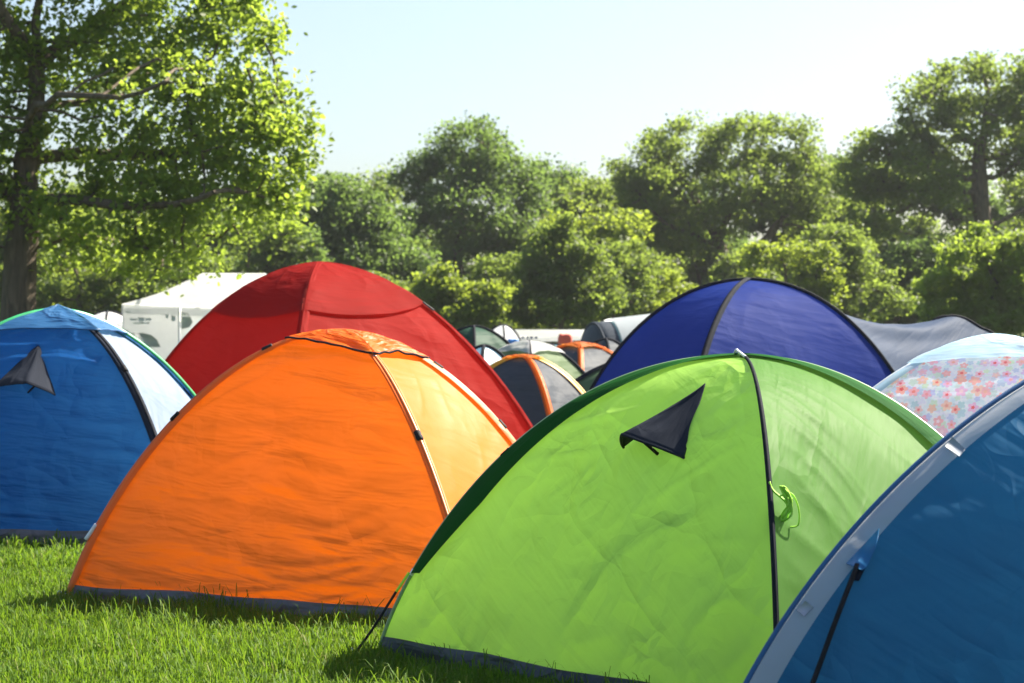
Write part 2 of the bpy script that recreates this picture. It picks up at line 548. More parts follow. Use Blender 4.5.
    def groundsheet(s, m, h=.07, out=.012, name='groundsheet'):
        pts = []
        n = 50
        for k in range(4):
            A, B = s.pole(k, 0.), s.pole(k + 1, 0.)
            for i in range(n):
                pts.append(A + (B - A) * i / n)
        P = np.array(pts)
        L = len(P)
        rows = []
        x = np.arange(L) / n
        nr = 7
        cen = P.mean(0)
        for j in range(nr):
            f = j / (nr - 1)
            d = P - cen
            d[:, 2] = 0
            d /= np.linalg.norm(d, axis=1)[:, None]
            wob = pn(x * 9, np.full(L, f * 2.0), s.seed + 40)
            z = h * f + (.012 * pn(x * 5, np.zeros(L), s.seed + 41) if 0 < j else 0) - .01 * (j == 0)
            Q = P + d * (out * math.sin(math.pi * (f * .85 + .1)) + .012 * wob * math.sin(math.pi * f) - .012 * f)[:, None] if False else P + d * ((out * math.sin(math.pi * (f * .85 + .1)) - .012 * f) + .012 * wob * math.sin(math.pi * f))[:, None]
            Q[:, 2] = z
            rows.append(Q)
        V = np.concatenate(rows)
        uv = np.stack([np.tile(x * 2, nr), np.repeat(np.linspace(0, h, nr), L)], -1)
        me = mesh_np(name, V, grid_faces(L, nr, True), True, uv)
        return link(name, me, m, s.root)

    def clip(s, k, t, m=None, r=.014, l=.05, name='clip'):
        m = m or M['black']
        dt = .004
        a = s.pole(k, t - dt)
        b = s.pole(k, t + dt)
        d = (b - a) / np.linalg.norm(b - a)
        c = s.pole(k, t)
        c = c * (1 + .006 / max(np.linalg.norm(c), .3))
        seg = [(-.5, .8), (-.42, 1), (-.1, 1.0), (.1, .95), (.42, 1), (.5, .8)]
        V, f = tube([c + d * l * q[0] for q in seg], np.array([r * q[1] for q in seg]), 10)
        o = link(name, mesh_np(name, V, f), m, s.root)
        return o

    def cap(s, tcs, m, off=.014, amp=.004, name='top_fly', edge=None, sag=.03, peak=0.0):
        """little over-roof on the crown: four facets following the poles down to tcs[k]"""
        nu, nv = 26, 18
        parts, uvs = [], []
        rim = []
        for k in range(4):
            u, v = np.meshgrid(np.linspace(0, 1, nu), np.linspace(0, 1, nv))
            tb = tcs[k] * (1 - u) + tcs[(k + 1) % 4] * u + sag * 4 * u * (1 - u)
            T = tb + (1 - tb) * v
            A, B = s.pole(k, T), s.pole(k + 1, T)
            P = A + (B - A) * u[..., None]
            du, dv = np.gradient(P, axis=1), np.gradient(P, axis=0)
            n = np.cross(du, dv)
            ln = np.linalg.norm(n, axis=-1)
            ln[ln < 1e-12] = 1
            n = n / ln[..., None]
            n[-1] = (0, 0, 1)
            ex = off * (1.2 - .5 * v) + peak * v ** 4 + amp * pn(u * 5 + k * 3, v * 4, s.seed + 60 + k) * (1 - v)
            n2 = n * .75 + np.array([0, 0, .35])
            P = P + n2 * ex[..., None]
            rim.append(P[0])
            parts.append((P.reshape(-1, 3), [list(q) for q in grid_faces(nu, nv)]))
            uvs.append(np.stack([u + k, v], -1).reshape(-1, 2))
        V, f = merge(parts)
        me = mesh_np(name, V, f, True, np.concatenate(uvs))
        o = link(name, me, m, s.root)
        if edge is not None:
            R = np.concatenate([r[:-1] for r in rim] + [rim[0][:1]])
            V, f = tube(R, .006, 6)
            link('binding', mesh_np('binding', V, f), edge, o)
        return o

    def hood(s, k, apex, left, right, lift, m, bow=-.02, lean=0.0, stick=True, name='vent_hood'):
        """three-cornered vent cover standing off the panel; corners given as panel (u,t)"""
        (Pa, na), (Pl, nl), (Pr, nr) = [s.frame(k, np.array(q[0]), np.array(q[1]), bow) for q in (apex, left, right)]
        n = (na + nl + nr) / 3
        n /= np.linalg.norm(n)
        ns, nv = 22, 25
        S, Vv = np.meshgrid(np.linspace(0, 1, ns), np.linspace(-1, 1, nv), indexing='ij')
        base = (Pl + Pr) / 2 + (Pr - Pl) / 2 * Vv[..., None]
        peak = lean
        hv = np.clip(1 - np.abs((Vv - peak) / np.where(Vv > peak, 1 - peak, 1 + peak)), 0, 1) ** .8
        P = Pa + (base - Pa) * S[..., None]
        ext = S ** 1.3 * hv * lift
        P = P + n * (ext + .008)[..., None] + (n * .0) 
        # the free edge reaches a little further out in the middle
        dirn = ((Pl + Pr) / 2 - Pa)
        P = P + dirn * (S ** 3 * hv * .03)[..., None]
        P = P + n * (.006 * pn(S * 3 + 5, Vv * 3, s.seed + 70) * S * (1 - np.abs(Vv)))[..., None]
        uv = np.stack([S * .5, Vv * .3], -1).reshape(-1, 2)
        V = P.reshape(-1, 3)
        # cloth with a hem: give it thickness
        me = mesh_np(name, V, grid_faces(nv, ns), True, uv)
        o = link(name, me, m, s.root)
        sol = o.modifiers.new('thickness', 'SOLIDIFY')
        sol.thickness = .004
        hem = P[-1]
        Vt, ft = tube(hem, .006, 6)
        link('hem', mesh_np('hem', Vt, ft), m, o)
        if stick:
            i = int(nv * (.5 + .5 * peak)) + 3
            top = P[-2, min(i, nv - 1)]
            foot = (Pl + Pr) / 2 + (Pr - Pl) * .06
            Vt, ft = tube([foot, top], .007, 8)
            link('prop_stick', mesh_np('prop_stick', Vt, ft), M['black'], o)
        return o

    def cord(s, pts_local, r, m, name='guy_line', n=30):
        V, f = tube(smooth_path(pts_local, n), r, 6)
        return link(name, mesh_np(name, V, f), m, s.root)

    def peg(s, P, name='peg'):
        P = np.asarray(P, float)
        pts = [P + np.array([0, 0, -.03]), P + np.array([0, 0, .035]), P + np.array([.008, 0, .05]), P + np.array([.02, 0, .05]), P + np.array([.026, 0, .04])]
        V, f = tube(smooth_path(pts, 16), .004, 6)
        return link(name, mesh_np(name, V, f), M['steel'], s.root)


# ---- the green tent, front middle
g = Dome('lime green dome tent with dark green sleeves and a charcoal vent hood on its front', (0.94, 9.418), -.940, 1.255, .947, 1.283,
         [(.949, 1.566, 1.003), (.803, 1.032, .945), (.991, 1.427, .881), (.97, 1.4, .95)], seed=1)
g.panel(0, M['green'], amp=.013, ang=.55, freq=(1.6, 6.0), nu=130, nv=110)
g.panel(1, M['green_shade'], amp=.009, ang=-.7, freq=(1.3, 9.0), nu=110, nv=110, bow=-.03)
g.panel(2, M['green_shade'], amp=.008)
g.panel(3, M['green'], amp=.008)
g.groundsheet(M['ground_sheet'], .085)
g.arch(0, .009, M['palepole'])
g.arch(1, .007, M['fibre'])
tA = g.t_at(0, 409, 572)
w0 = ([0, tA, tA + .1, .45, .8, .93, 1], [.3, .38, .8, 1.0, .95, .7, .25])
g.ribbon(0, 0, .16, tA, .995, M['darkgreen'], wt=w0)
g.ribbon(3, 0, .085, tA, .995, M['darkgreen'], wt=w0)
g.ribbon(1, 2, .12, .12, .995, M['darkgreen'], wt=w0)
g.ribbon(2, 2, .085, .12, .995, M['darkgreen'], wt=w0)
g.ribbon(0, 1, .009, .03, .95, M['vent'], name='seam_tape', off=.004)
g.ribbon(1, 1, .009, .03, .95, M['vent'], name='seam_tape', off=.004)
g.hood(0, g.locate(0, 704, 385), g.locate(0, 618, 449), g.locate(0, 680, 459), .12, M['vent'], lean=-.35)
g.clip(0, g.t_at(0, 510, 457), r=.012, l=.05)
# apex fitting, tied cord and the coiled guy line
a_ = g.pole(1, .985)
tp = g.pole(1, 1.0) + np.array([0, 0, .016])
g.cord([tp + np.array([-.05, 0, -.005]), tp + np.array([-.02, -.01, .016]), tp + np.array([.0, -.02, .012]), g.pole(1, .95) + np.array([.012, -.012, .01])], .006, M['whiteplastic'], 'apex_tie')
Pk = g.pole(1, g.t_at(1, 766, 482)) + np.array([.015, -.012, 0])
lo = []
rr = random.Random(4)
d1 = np.array([math.cos(-g.yaw), math.sin(-g.yaw), 0])      # image-right in the tent's frame
toC = np.array([-math.sin(-g.yaw), math.cos(-g.yaw), 0]) * -1
for i in range(46):
    ph = i * 1.55
    rx = .012 + .006 * rr.random()
    lo.append(Pk + d1 * (.045 + rx * math.cos(ph) + .0004 * i) + toC * (.035 + .012 * math.sin(ph * 1.3)) + np.array([0, 0, -.075 - .06 * math.sin(ph * .5 + .3 * rr.random())]))
lead = [Pk, Pk + d1 * .012 + toC * .01 + np.array([0, 0, -.03])]
loop = [Pk + d1 * .03 + toC * .03 + np.array([0, 0, -.05]), Pk + d1 * .075 + toC * .03 + np.array([0, 0, -.04]), Pk + d1 * .10 + toC * .03 + np.array([0, 0, -.09]), Pk + d1 * .10 + toC * .03 + np.array([0, 0, -.15]), Pk + d1 * .07 + toC * .03 + np.array([0, 0, -.16])]
g.cord(lead + lo, .0042, M['lime'], 'coiled_guy_line', 420)
g.cord(loop, .0032, M['lime'], 'coiled_guy_line', 40)
# guy line at the left corner
p0 = g.pole(0, tA)
p0 = p0 + g.local(g.world(p0) + np.array([-.016, -.03, .01])) - p0
pe = g.local(at(350, 648, 9.75) * np.array([1, 1, 0]))
u1 = p0 + (pe - p0) * .22
gl = g.cord([p0, p0 * .5 + u1 * .5, u1], .006, M['lime'], 'guy_line', 8)
g.cord([u1, u1 * .5 + pe * .5 - np.array([0, 0, .01]), pe], .006, M['black'], 'guy_line', 14)
g.peg(pe)
g.clip(0, tA + .004, M['whiteplastic'], r=.011, l=.03, name='clip')

# ---- the orange tent
o = Dome('bright orange dome tent with black pole clips and a small peach top fly', (-.899, 12.004), -.530, 1.252, .75, 1.40,
         [(1.069, 1.607, .973), (1.143, 1.736, 1.048), (1.099, 1.438, .889), (1.1, 1.55, .95)], seed=2)
o.panel(0, M['orange'], amp=.02, ang=.10, freq=(1.2, 10), nu=140, nv=110, bow=-.015)
o.panel(1, M['orange_side'], amp=.006, ang=.3, freq=(1.4, 9.0), nu=90, nv=110, bow=-.03)
o.panel(2, M['orange'], amp=.01)
o.panel(3, M['orange'], amp=.01)
o.groundsheet(M['ground_sheet_grey'], .085)
o.arch(0, .010, M['orangepole'])
o.arch(1, .010, M['orangepole'])
for kk, cc in ((0, 0), (3, 0), (0, 1), (1, 1), (1, 2), (2, 2)):
    wdt = .05 if cc in (0, 2) else .022
    o.ribbon(kk, cc, wdt, .03, .93, M['orange_trim'], wt=([0, .15, .9, 1], [.3, .9, 1, .8]))
tc0, tc1, tc2 = o.t_at(0, 286, 340), o.t_at(1, 374, 359), o.t_at(2, 428, 361)
o.cap([tc0, tc1, tc2, .8], M['orange'], off=.02, amp=.012, edge=M['vent'], sag=.015)
for k, px, py in ((0, 179, 420), (0, 268, 350), (2, 437, 367), (2, 499, 427), (1, 419, 437)):
    o.clip(k, o.t_at(k, px, py), r=.019, l=.06)
for k, px, py in ((0, 300, 339), (1, 373, 358)):
    o.clip(k, o.t_at(k, px, py), M['steel'], r=.011, l=.03, name='hook')
o.cord([o.pole(0, o.t_at(0, 100, 525)) + np.array([-.01, -.012, 0]), o.pole(0, o.t_at(0, 92, 540)) + np.array([-.02, -.02, 0])], .012, M['whiteplastic'], 'strap', 8)
c0 = o.pole(0, 0.)
o.cord([o.pole(0, .06) + np.array([-.005, -.02, .0]), c0 + np.array([.03, -.05, .04]), c0 + np.array([-.02, -.05, .0])], .004, M['steel'], 'guy_line', 12)
o.peg(c0 + np.array([-.03, -.04, 0]))
o.clip(0, .035, r=.016, l=.07, name='pole_foot')

# ---- the big red tent
r_ = Dome('large plain red dome tent standing behind the orange tent', (-1.564, 18.753), -.909, 1.566, 1.344, 1.984,
          [(1.088, 1.398, .912), (1.095, 1.369, .927), (1.115, 1.586, 1.0), (1.1, 1.45, .95)], seed=3)
for k in range(4):
    r_.panel(k, M['red'], amp=.012, ang=.25 if k else -.15, freq=(.8, 5.0), bow=-.008 if k < 2 else .0, nu=80, nv=80)
r_.groundsheet(M['ground_sheet'], .08)
r_.arch(0, .010, M['red'])
r_.arch(1, .012, M['red'])
for kk, cc in ((0, 1), (1, 1)):
    r_.ribbon(kk, cc, .05, .03, .98, M['red'])
for kk, cc in ((0, 0), (3, 0), (1, 2), (2, 2)):
    r_.ribbon(kk, cc, .04, .03, .98, M['red'])
r_.cap([r_.t_at(0, 212, 312), r_.t_at(1, 303, 312), r_.t_at(2, 424, 304), .7], M['red'], off=.018, amp=.01, sag=-.03)
r_.clip(2, r_.t_at(2, 427, 308), r=.02, l=.12, name='clip')

# ---- the navy tent and its awning
n_ = Dome('navy blue dome tent behind the lime green one, black piping, grey awning at its right', (2.268, 22.033), -1.066, 1.105, 1.45, 1.937,
          [(.981, 1.298, .986), (1.283, .972, .988), (.970, 1.425, .976), (1.0, 1.3, .98)], seed=4)
for k in range(4):
    n_.panel(k, M['navy'], amp=.008, ang=.2, freq=(.9, 4.0), bow=.0, nu=80, nv=80)
n_.groundsheet(M['ground_sheet'], .08)
n_.arch(0, .020, M['fibre'])
n_.arch(1, .020, M['fibre'])
for kk, cc in ((0, 1), (1, 1)):
    n_.ribbon(kk, cc, .035, .02, .98, M['vent'])
for kk, cc in ((0, 0), (1, 2), (2, 2), (3, 0)):
    n_.ribbon(kk, cc, .03, .02, .98, M['vent'])
# awning: cloth from the right pole to a hoop standing further right
hoop_px = [(905, 420), (915, 345), (933, 321), (949, 316), (964, 318), (980, 327), (996, 337), (1012, 372), (1022, 480)]
hoop = n_.local(np.array([at(px, py, 23.2 + .5 * i / 8) for i, (px, py) in enumerate(hoop_px)]))
hoop[0][2] = max(hoop[0][2], 0)
hp = smooth_path(hoop, 60)
V, f = tube(hp, .016, 8)
aw_t = n_.t_at(2, 838, 309)
nu, nv = 60, 60
hb = smooth_path(hoop[2:], nv)
tt = aw_t * (1 - np.linspace(0, 1, nv) ** 1.15)
A = n_.pole(2, tt)
U, Vv = np.meshgrid(np.linspace(0, 1, nu), np.linspace(0, 1, nv))
P = A[:, None] + (hb - A)[:, None] * U[..., None]
sagv = -.07 * np.sin(np.pi * U) * (1 - Vv) ** .5
fold = (.055 * pn(U * 1.3 + 2, Vv * 6 - U * 2.0, 91) + .03 * np.sin((Vv * 11 - U * 2.5) * 2.2)) * np.sin(np.pi * np.clip(U, 0, 1)) ** .7 * np.exp(-Vv * 1.3)
P[..., 2] += sagv + fold * .6
nrm_v = n_.R.T @ np.array([-.2, -1, .2])
P += nrm_v * (.6 * fold)[..., None]
uv = np.stack([U * 1.6, Vv * 2], -1).reshape(-1, 2)
aw = link('awning', mesh_np('awning', P.reshape(-1, 3), grid_faces(nu, nv), True, uv), M['awning'], n_.root)
link('hoop', mesh_np('hoop', V, f), M['fibre'], aw)

# ---- the blue tent at the left edge
b_ = Dome('deep blue dome tent with dark vent hood, left of the orange tent', (-3.241, 16.422), -.084, 1.132, 1.077, 1.547,
          [(1.073, 1.414, 1.0), (1.073, 1.414, 1.0), (1.158, 1.379, 1.028), (1.1, 1.4, 1.0)], seed=5)
b_.panel(0, M['leftblue'], amp=.028, ang=-.05, freq=(.8, 6.5), nu=120, nv=110, bow=-.02)
b_.panel(1, M['leftblue_glare'], amp=.012, ang=.4, freq=(1.2, 7.0), nu=90, nv=90, bow=-.03)
b_.panel(2, M['leftblue'], amp=.01)
b_.panel(3, M['leftblue'], amp=.01)
b_.groundsheet(M['ground_sheet_grey'], .09)
b_.arch(1, .012, M['fibre'])
b_.arch(0, .022, M['greenpole'], off=.012)
for kk, cc in ((0, 1), (1, 1)):
    b_.ribbon(kk, cc, .04, .02, .9, M['vent'])
for kk, cc in ((1, 2), (2, 2), (0, 0), (3, 0)):
    b_.ribbon(kk, cc, .035, .02, .9, M['leftblue'])
b_.cap([.76, b_.t_at(1, 98, 334), b_.t_at(2, 128, 336), .76], M['bluecap_sheen'], off=.03, amp=.008, edge=M['bluepole'], sag=.01, peak=.045)
b_.hood(0, b_.locate(0, 39, 344), b_.locate(0, -8, 388), b_.locate(0, 54, 396), .13, M['vent'], lean=.25)
b_.clip(2, b_.t_at(2, 187, 391), r=.022, l=.08)
b_.clip(1, b_.t_at(1, 124, 370), r=.022, l=.06)
b_.cord([b_.pole(1, 0.) + np.array([.0, -.02, .05]), b_.pole(1, 0.) + np.array([.12, -.25, .0])], .005, M['black'], 'guy_line', 8)

# ---- the blue tent in the right foreground
q_ = Dome('steel blue dome tent with silver edging, cropped by the right edge of the photo', (2.10, 7.0), -.35, 1.25, 1.2, 1.40,
          [(1.179, 1.356, 1.007), (1.15, 1.36, 1.0), (1.15, 1.36, 1.0), (1.15, 1.36, 1.0)], seed=6)
q_.panel(0, M['rightblue'], amp=.02, ang=.5, freq=(1.5, 6.0), nu=140, nv=130, bow=-.012)
for k in (1, 2, 3):
    q_.panel(k, M['rightblue'], amp=.01)
q_.groundsheet(M['ground_sheet'], .08)
q_.arch(0, .008, M['bluepole'], off=.008)
q_.arch(1, .008, M['bluepole'])
q_.ribbon(0, 0, .075, .02, .97, M['silver'], off=.008)
q_.ribbon(3, 0, .07, .02, .97, M['silver'], off=.008)
q_.ribbon(1, 2, .07, .02, .97, M['silver'], off=.008)
q_.ribbon(2, 2, .07, .02, .97, M['silver'], off=.008)


def on_panel(d, k, poly, m, name, off, parent=None, thick=.004):
    P = []
    for px, py in poly:
        u, t = d.locate(k, px, py, -.012)
        p, n = d.frame(k, np.array(u), np.array(t), -.012)
        P.append(p + n * off)
    P = np.array(P)
    c = P.mean(0)
    nn = np.cross(P[1] - P[0], P[2] - P[0])
    nn /= np.linalg.norm(nn)
    k_ = len(P)
    V = np.vstack([P, P + nn * thick])
    f = [list(range(k_)), [k_ + i for i in range(k_)][::-1]] + [[i, (i + 1) % k_, k_ + (i + 1) % k_, k_ + i] for i in range(k_)]
    return link(name, mesh_np(name, V, f, False, V[:, :2]), m, parent or d.root)


on_panel(q_, 0, [(879, 532), (848, 568), (862, 573), (869, 571), (877, 550)], M['bluepatch'], 'patch', .022)
p1, n1 = q_.frame(0, *[np.array(x) for x in q_.locate(0, 858, 568)], -.012)
p2, n2 = q_.frame(0, *[np.array(x) for x in q_.locate(0, 838, 625)], -.012)
p3, n3 = q_.frame(0, *[np.array(x) for x in q_.locate(0, 812, 690)], -.012)
p4 = p3 + (p3 - p2) * 1.5
p4[2] = max(p4[2], .02)
q_.cord([p1 + n1 * .022, p2 + n2 * .03, p3 + n3 * .03, p4 + n3 * .06], .008, M['black'], 'strap', 30)
on_panel(q_, 0, [(855, 567), (867, 569), (861, 584), (853, 584)], M['vent'], 'webbing', .018)
# grey reflective tabs sewn over the silver edging
for pts in ([(946, 449), (953, 442), (966, 453), (959, 460)], [(797, 613), (806, 603), (815, 609), (806, 620)]):
    on_panel(q_, 0, pts, M['print'], 'tab', .018, thick=.003)

# ---- the floral tent
f_ = Dome('pale aqua dome tent with a pink floral print, behind the steel blue tent', (2.721, 12.954), -.333, 1.089, 1.005, 1.38,
          [(1.299, 1.054, 1.034), (1.25, 1.1, 1.0), (1.25, 1.1, 1.0), (1.25, 1.1, 1.0)], seed=8)
f_.panel(0, M['floral'], amp=.008, ang=.2, nu=90, nv=80)
for k in (1, 2, 3):
    f_.panel(k, M['floral'], amp=.008)
f_.groundsheet(M['ground_sheet_grey'], .08)
f_.arch(0, .008, M['whiteplastic'])
f_.arch(1, .008, M['whiteplastic'])
for kk, cc in ((0, 0), (3, 0), (1, 2), (2, 2)):
    f_.ribbon(kk, cc, .06, .02, .9, M['palecap'])
f_.cap([f_.t_at(0, 908, 369), .72, .70, .70], M['palecap'], off=.02, amp=.008, sag=.02)


# ---- smaller tents further back
def small(label, px, D, H, yaw, a, b, face, cap=None, rib=None, pole=None, tcs=.68, group='smaller tents further back in the field', seed=20, prof=(1.1, 1.4, 1.0)):
    X = (px - CX) / F * D
    d = Dome(label, (X, D), yaw, a, b, H, [prof] * 4, seed=seed, group=group)
    faces = face if isinstance(face, (list, tuple)) else [face] * 4
    for k in range(4):
        d.panel(k, M[faces[k]], amp=.012, ang=.2, nu=36, nv=36)
    d.groundsheet(M['ground_sheet'], .07)
    d.arch(0, .022, M[pole or 'fibre'])
    d.arch(1, .022, M[rib or 'fibre'])
    if rib:
        for kk, cc in ((0, 1), (1, 1)):
            d.ribbon(kk, cc, .05, .02, .97, M[rib])
    if pole:
        for kk, cc in ((1, 2), (2, 2), (0, 0), (3, 0)):
            d.ribbon(kk, cc, .06, .02, .97, M[pole])
    if cap:
        d.cap([tcs] * 4, M[cap], off=.03, amp=.015)
    return d


small('grey tent with orange top fly and bright yellow pole, nearest beyond the red tent', 523, 24, 1.19, -.62, .84, .56, 'greycloth', 'orange', 'orange', 'yellow', .84, seed=21)
small('grey tent with rounded orange top fly and orange rib, left of the navy tent', 580, 31, 1.32, -.85, .95, .85, 'greycloth', 'orange', 'orange', 'orange', .80, seed=22)
small('olive tent with a white top fly between the two grey and orange tents', 529, 29, 1.345, -.75, .82, .8, 'olive', 'white', None, None, .72, seed=23)
small('pale olive tent low behind the left corner of the navy tent', 640, 27, 1.15, -.6, 1.05, 1.0, 'olive', None, None, 'fibre', .6, seed=24)
small('bottle green dome tent peeking over the right slope of the red tent', 474, 36, 1.58, -.75, .85, .85, 'bottle', None, None, None, seed=25)
small('plain white peaked tent left of the white party tent', 108, 44, 1.92, -.7, .62, .62, 'white', None, None, None, seed=26, prof=(1.0, .75, 1.0))
small('small bright blue tent between the deep blue tent and the white party tent', 118, 38, 1.55, -.5, .5, .6, 'leftblue', None, None, None, seed=27)
small('small orange tent behind the left side of the deep blue tent', -12, 30, 1.62, -.6, .8, .8, 'orange', None, None, None, seed=28)
small('pale teal tent beyond the floral tent at the right edge', 1046, 34, 1.5, -.6, .9, .9, 'teal', None, None, None, seed=29)

# large tunnel tent: dark end, teal sides, pale ridge
tt_ = thing('tunnel_tent', 'large tunnel tent, dark grey end and teal side, left behind the navy tent', 'tent', (*at(577, 341, 39)[:2], 0), .22, 'smaller tents further back in the field')
hoops = [(0.0, .85, 1.15), (.28, 1.25, 1.68), (1.3, 1.45, 1.80), (2.5, 1.55, 1.95), (3.3, 1.4, 1.75), (3.7, 1.0, .9)]
xs = np.linspace(0, 3.7, 50)
hw = np.interp(xs, [h[0] for h in hoops], [h[1] for h in hoops])
hh = np.interp(xs, [h[0] for h in hoops], [h[2] for h in hoops])
th = np.linspace(0, np.pi, 40)


def tunnel(i0, i1, name, m):
    X = xs[i0:i1, None] + 0 * th[None]
    Yy = -hw[i0:i1, None] * np.cos(th) * (1 + .0 * X)
    Z = hh[i0:i1, None] * np.sin(th) ** .8
    sg = .03 * np.sin((X - .28) * np.pi / 1.05) ** 2
    Z = Z - sg
    V = np.stack([X, Yy, Z], -1)
    uv = np.stack([X, th[None] + 0 * X], -1).reshape(-1, 2)
    return link(name, mesh_np(name, V.reshape(-1, 3), grid_faces(len(th), i1 - i0), True, uv), m, tt_)


i_a = int(np.searchsorted(xs, .5))
tunnel(0, i_a + 1, 'end_panel', M['darkgrey'])
tunnel(i_a, 50, 'body', M['teal'])
for xx in (.28, 1.3, 2.5):
    w_, h_ = np.interp(xx, xs, hw), np.interp(xx, xs, hh)
    pts = np.stack([np.full(40, xx), -w_ * np.cos(th), h_ * np.sin(th) ** .8 + .01], -1)
    V, f = tube(pts, .022, 6)
    link('pole', mesh_np('pole', V, f), M['darkgrey'], tt_)
rt = [[x, -math.cos(a) * (np.interp(x, xs, hw) + .03), np.interp(x, xs, hh) * math.sin(a) ** .8 + .025] for a in np.linspace(.62, 2.5, 13) for x in np.linspace(.55, 3.2, 20)]
link('ridge_sheet', mesh_np('ridge_sheet', np.array(rt), grid_faces(20, 13), True, np.array(rt)[:, :2]), M['white'], tt_)


def film_mat():
    m, nt, out = new_mat('clear_plastic_window')
    pr = N(nt, 'ShaderNodeBsdfPrincipled', Roughness=.3)
    pr.inputs['Base Color'].default_value = (.62, .66, .62, 1)
    tr = N(nt, 'ShaderNodeBsdfTransparent')
    mx = N(nt, 'ShaderNodeMixShader', Fac=.5)
    nt.links.new(pr.outputs[0], mx.inputs[1])
    nt.links.new(tr.outputs[0], mx.inputs[2])
    nt.links.new(mx.outputs[0], out.inputs[0])
    return m


M['film'] = film_mat()


# ---- white party tent (left) and white canopy (far middle)
def hip_canopy(name, label, loc, yaw, Lx, Wy, eave, peak, ridge, valance):
    t = thing(name, label, 'canopy tent', loc, yaw)
    nx = 24
    hx, hy = Lx / 2, Wy / 2
    parts = []
    E_ = [(-hx, -hy), (hx, -hy), (hx, hy), (-hx, hy)]
    Rg = [(-ridge / 2, 0), (ridge / 2, 0)]
    quads = [(E_[0], E_[1], Rg[1], Rg[0]), (E_[1], E_[2], Rg[1], Rg[1]), (E_[2], E_[3], Rg[0], Rg[1]), (E_[3], E_[0], Rg[0], Rg[0])]
    uvs = []
    for a, b, c, d in quads:
        u, v = np.meshgrid(np.linspace(0, 1, nx), np.linspace(0, 1, 16))
        lo = np.array([*a, eave])[None, None] * (1 - u)[..., None] + np.array([*b, eave])[None, None] * u[..., None]
        hi = np.array([*d, peak])[None, None] * (1 - u)[..., None] + np.array([*c, peak])[None, None] * u[..., None]
        P = lo * (1 - v)[..., None] + hi * v[..., None]
        P[..., 2] -= .06 * np.sin(np.pi * v) * (1 - .5 * np.sin(np.pi * u)) + .05 * np.sin(np.pi * u) * (1 - v) ** 3
        parts.append((P.reshape(-1, 3), [list(q) for q in grid_faces(nx, 16)]))
        uvs.append(P[..., :2].reshape(-1, 2))
    V, f = merge(parts)
    link('roof', mesh_np('roof', V, f, True, np.concatenate(uvs)), M['white'], t)
    for (x, y) in E_:
        V, f = tube([[x * .985, y * .985, 0], [x * .985, y * .985, eave]], .022, 8)
        link('leg', mesh_np('leg', V, f), M['whiteplastic'], t)
    # valance round the eaves
    pts, n = [], 40
    for k in range(4):
        a, b = np.array(E_[k]), np.array(E_[(k + 1) % 4])
        for i in range(n):
            s_ = i / n
            pts.append([*(a + (b - a) * s_), -.05 * math.sin(math.pi * s_)])
    pts = np.array(pts)
    L = len(pts)
    top = pts * 1.003 + np.array([0, 0, eave - .004])
    bot = pts * 1.006 + np.array([0, 0, eave - valance])
    bot[:, 2] += .0
    uv = np.stack([np.tile(np.arange(L) / 10, 2), np.repeat([0, 1], L)], -1)
    link('valance', mesh_np('valance', np.vstack([top, bot]), grid_faces(L, 2, True), True, uv), M['white'], t)
    return t


def wall_with_holes(parent, y, x0, x1, z0, z1, holes, m, name='wall'):
    bm = bmesh.new()
    es = []

    def ring(pts):
        vs = [bm.verts.new((p[0], y, p[1])) for p in pts]
        for i in range(len(vs)):
            es.append(bm.edges.new((vs[i], vs[(i + 1) % len(vs)])))
    ring([(x0, z0), (x1, z0), (x1, z1), (x0, z1)])
    for h in holes:
        ring(h)
    bmesh.ops.triangle_fill(bm, use_beauty=True, use_dissolve=False, edges=es)
    me = bpy.data.meshes.new(name)
    l = bm.loops.layers.uv.new('UVMap')
    for fc in bm.faces:
        for lp in fc.loops:
            lp[l].uv = (lp.vert.co.x, lp.vert.co.z)
    bm.to_mesh(me)
    bm.free()
    return link(name, me, m, parent)


pc = at(122, 341, 41)
yaw_p = .10
Lx, Wy = 3.9, 3.0
cpx = np.array([pc[0], pc[1]]) + np.array([math.cos(yaw_p) * Lx / 2 - math.sin(yaw_p) * Wy / 2, math.sin(yaw_p) * Lx / 2 + math.cos(yaw_p) * Wy / 2])
pt = hip_canopy('party_tent', 'white party tent with pitched roof, windowed walls, left of the red tent', (cpx[0], cpx[1], 0), yaw_p, Lx, Wy, 2.02, 2.62, 1.15, .16)


def arch_hole(cx, w, z0, z1):
    r = [(cx - w / 2, z0), (cx + w / 2, z0), (cx + w / 2, z1 - .2)]
    r += [(cx + w / 2 * math.cos(a), z1 - .2 + .2 * math.sin(a)) for a in np.linspace(0.3, math.pi - .3, 8)]
    return r + [(cx - w / 2, z1 - .2)]


kx = 41 / F
h1 = [((128 - 122) * kx - Lx / 2, EYE + (CY - y) * kx) for y in (331,)]


def gp(px, py):
    return ((px - 122) * kx - Lx / 2, EYE + (CY - py) * kx)


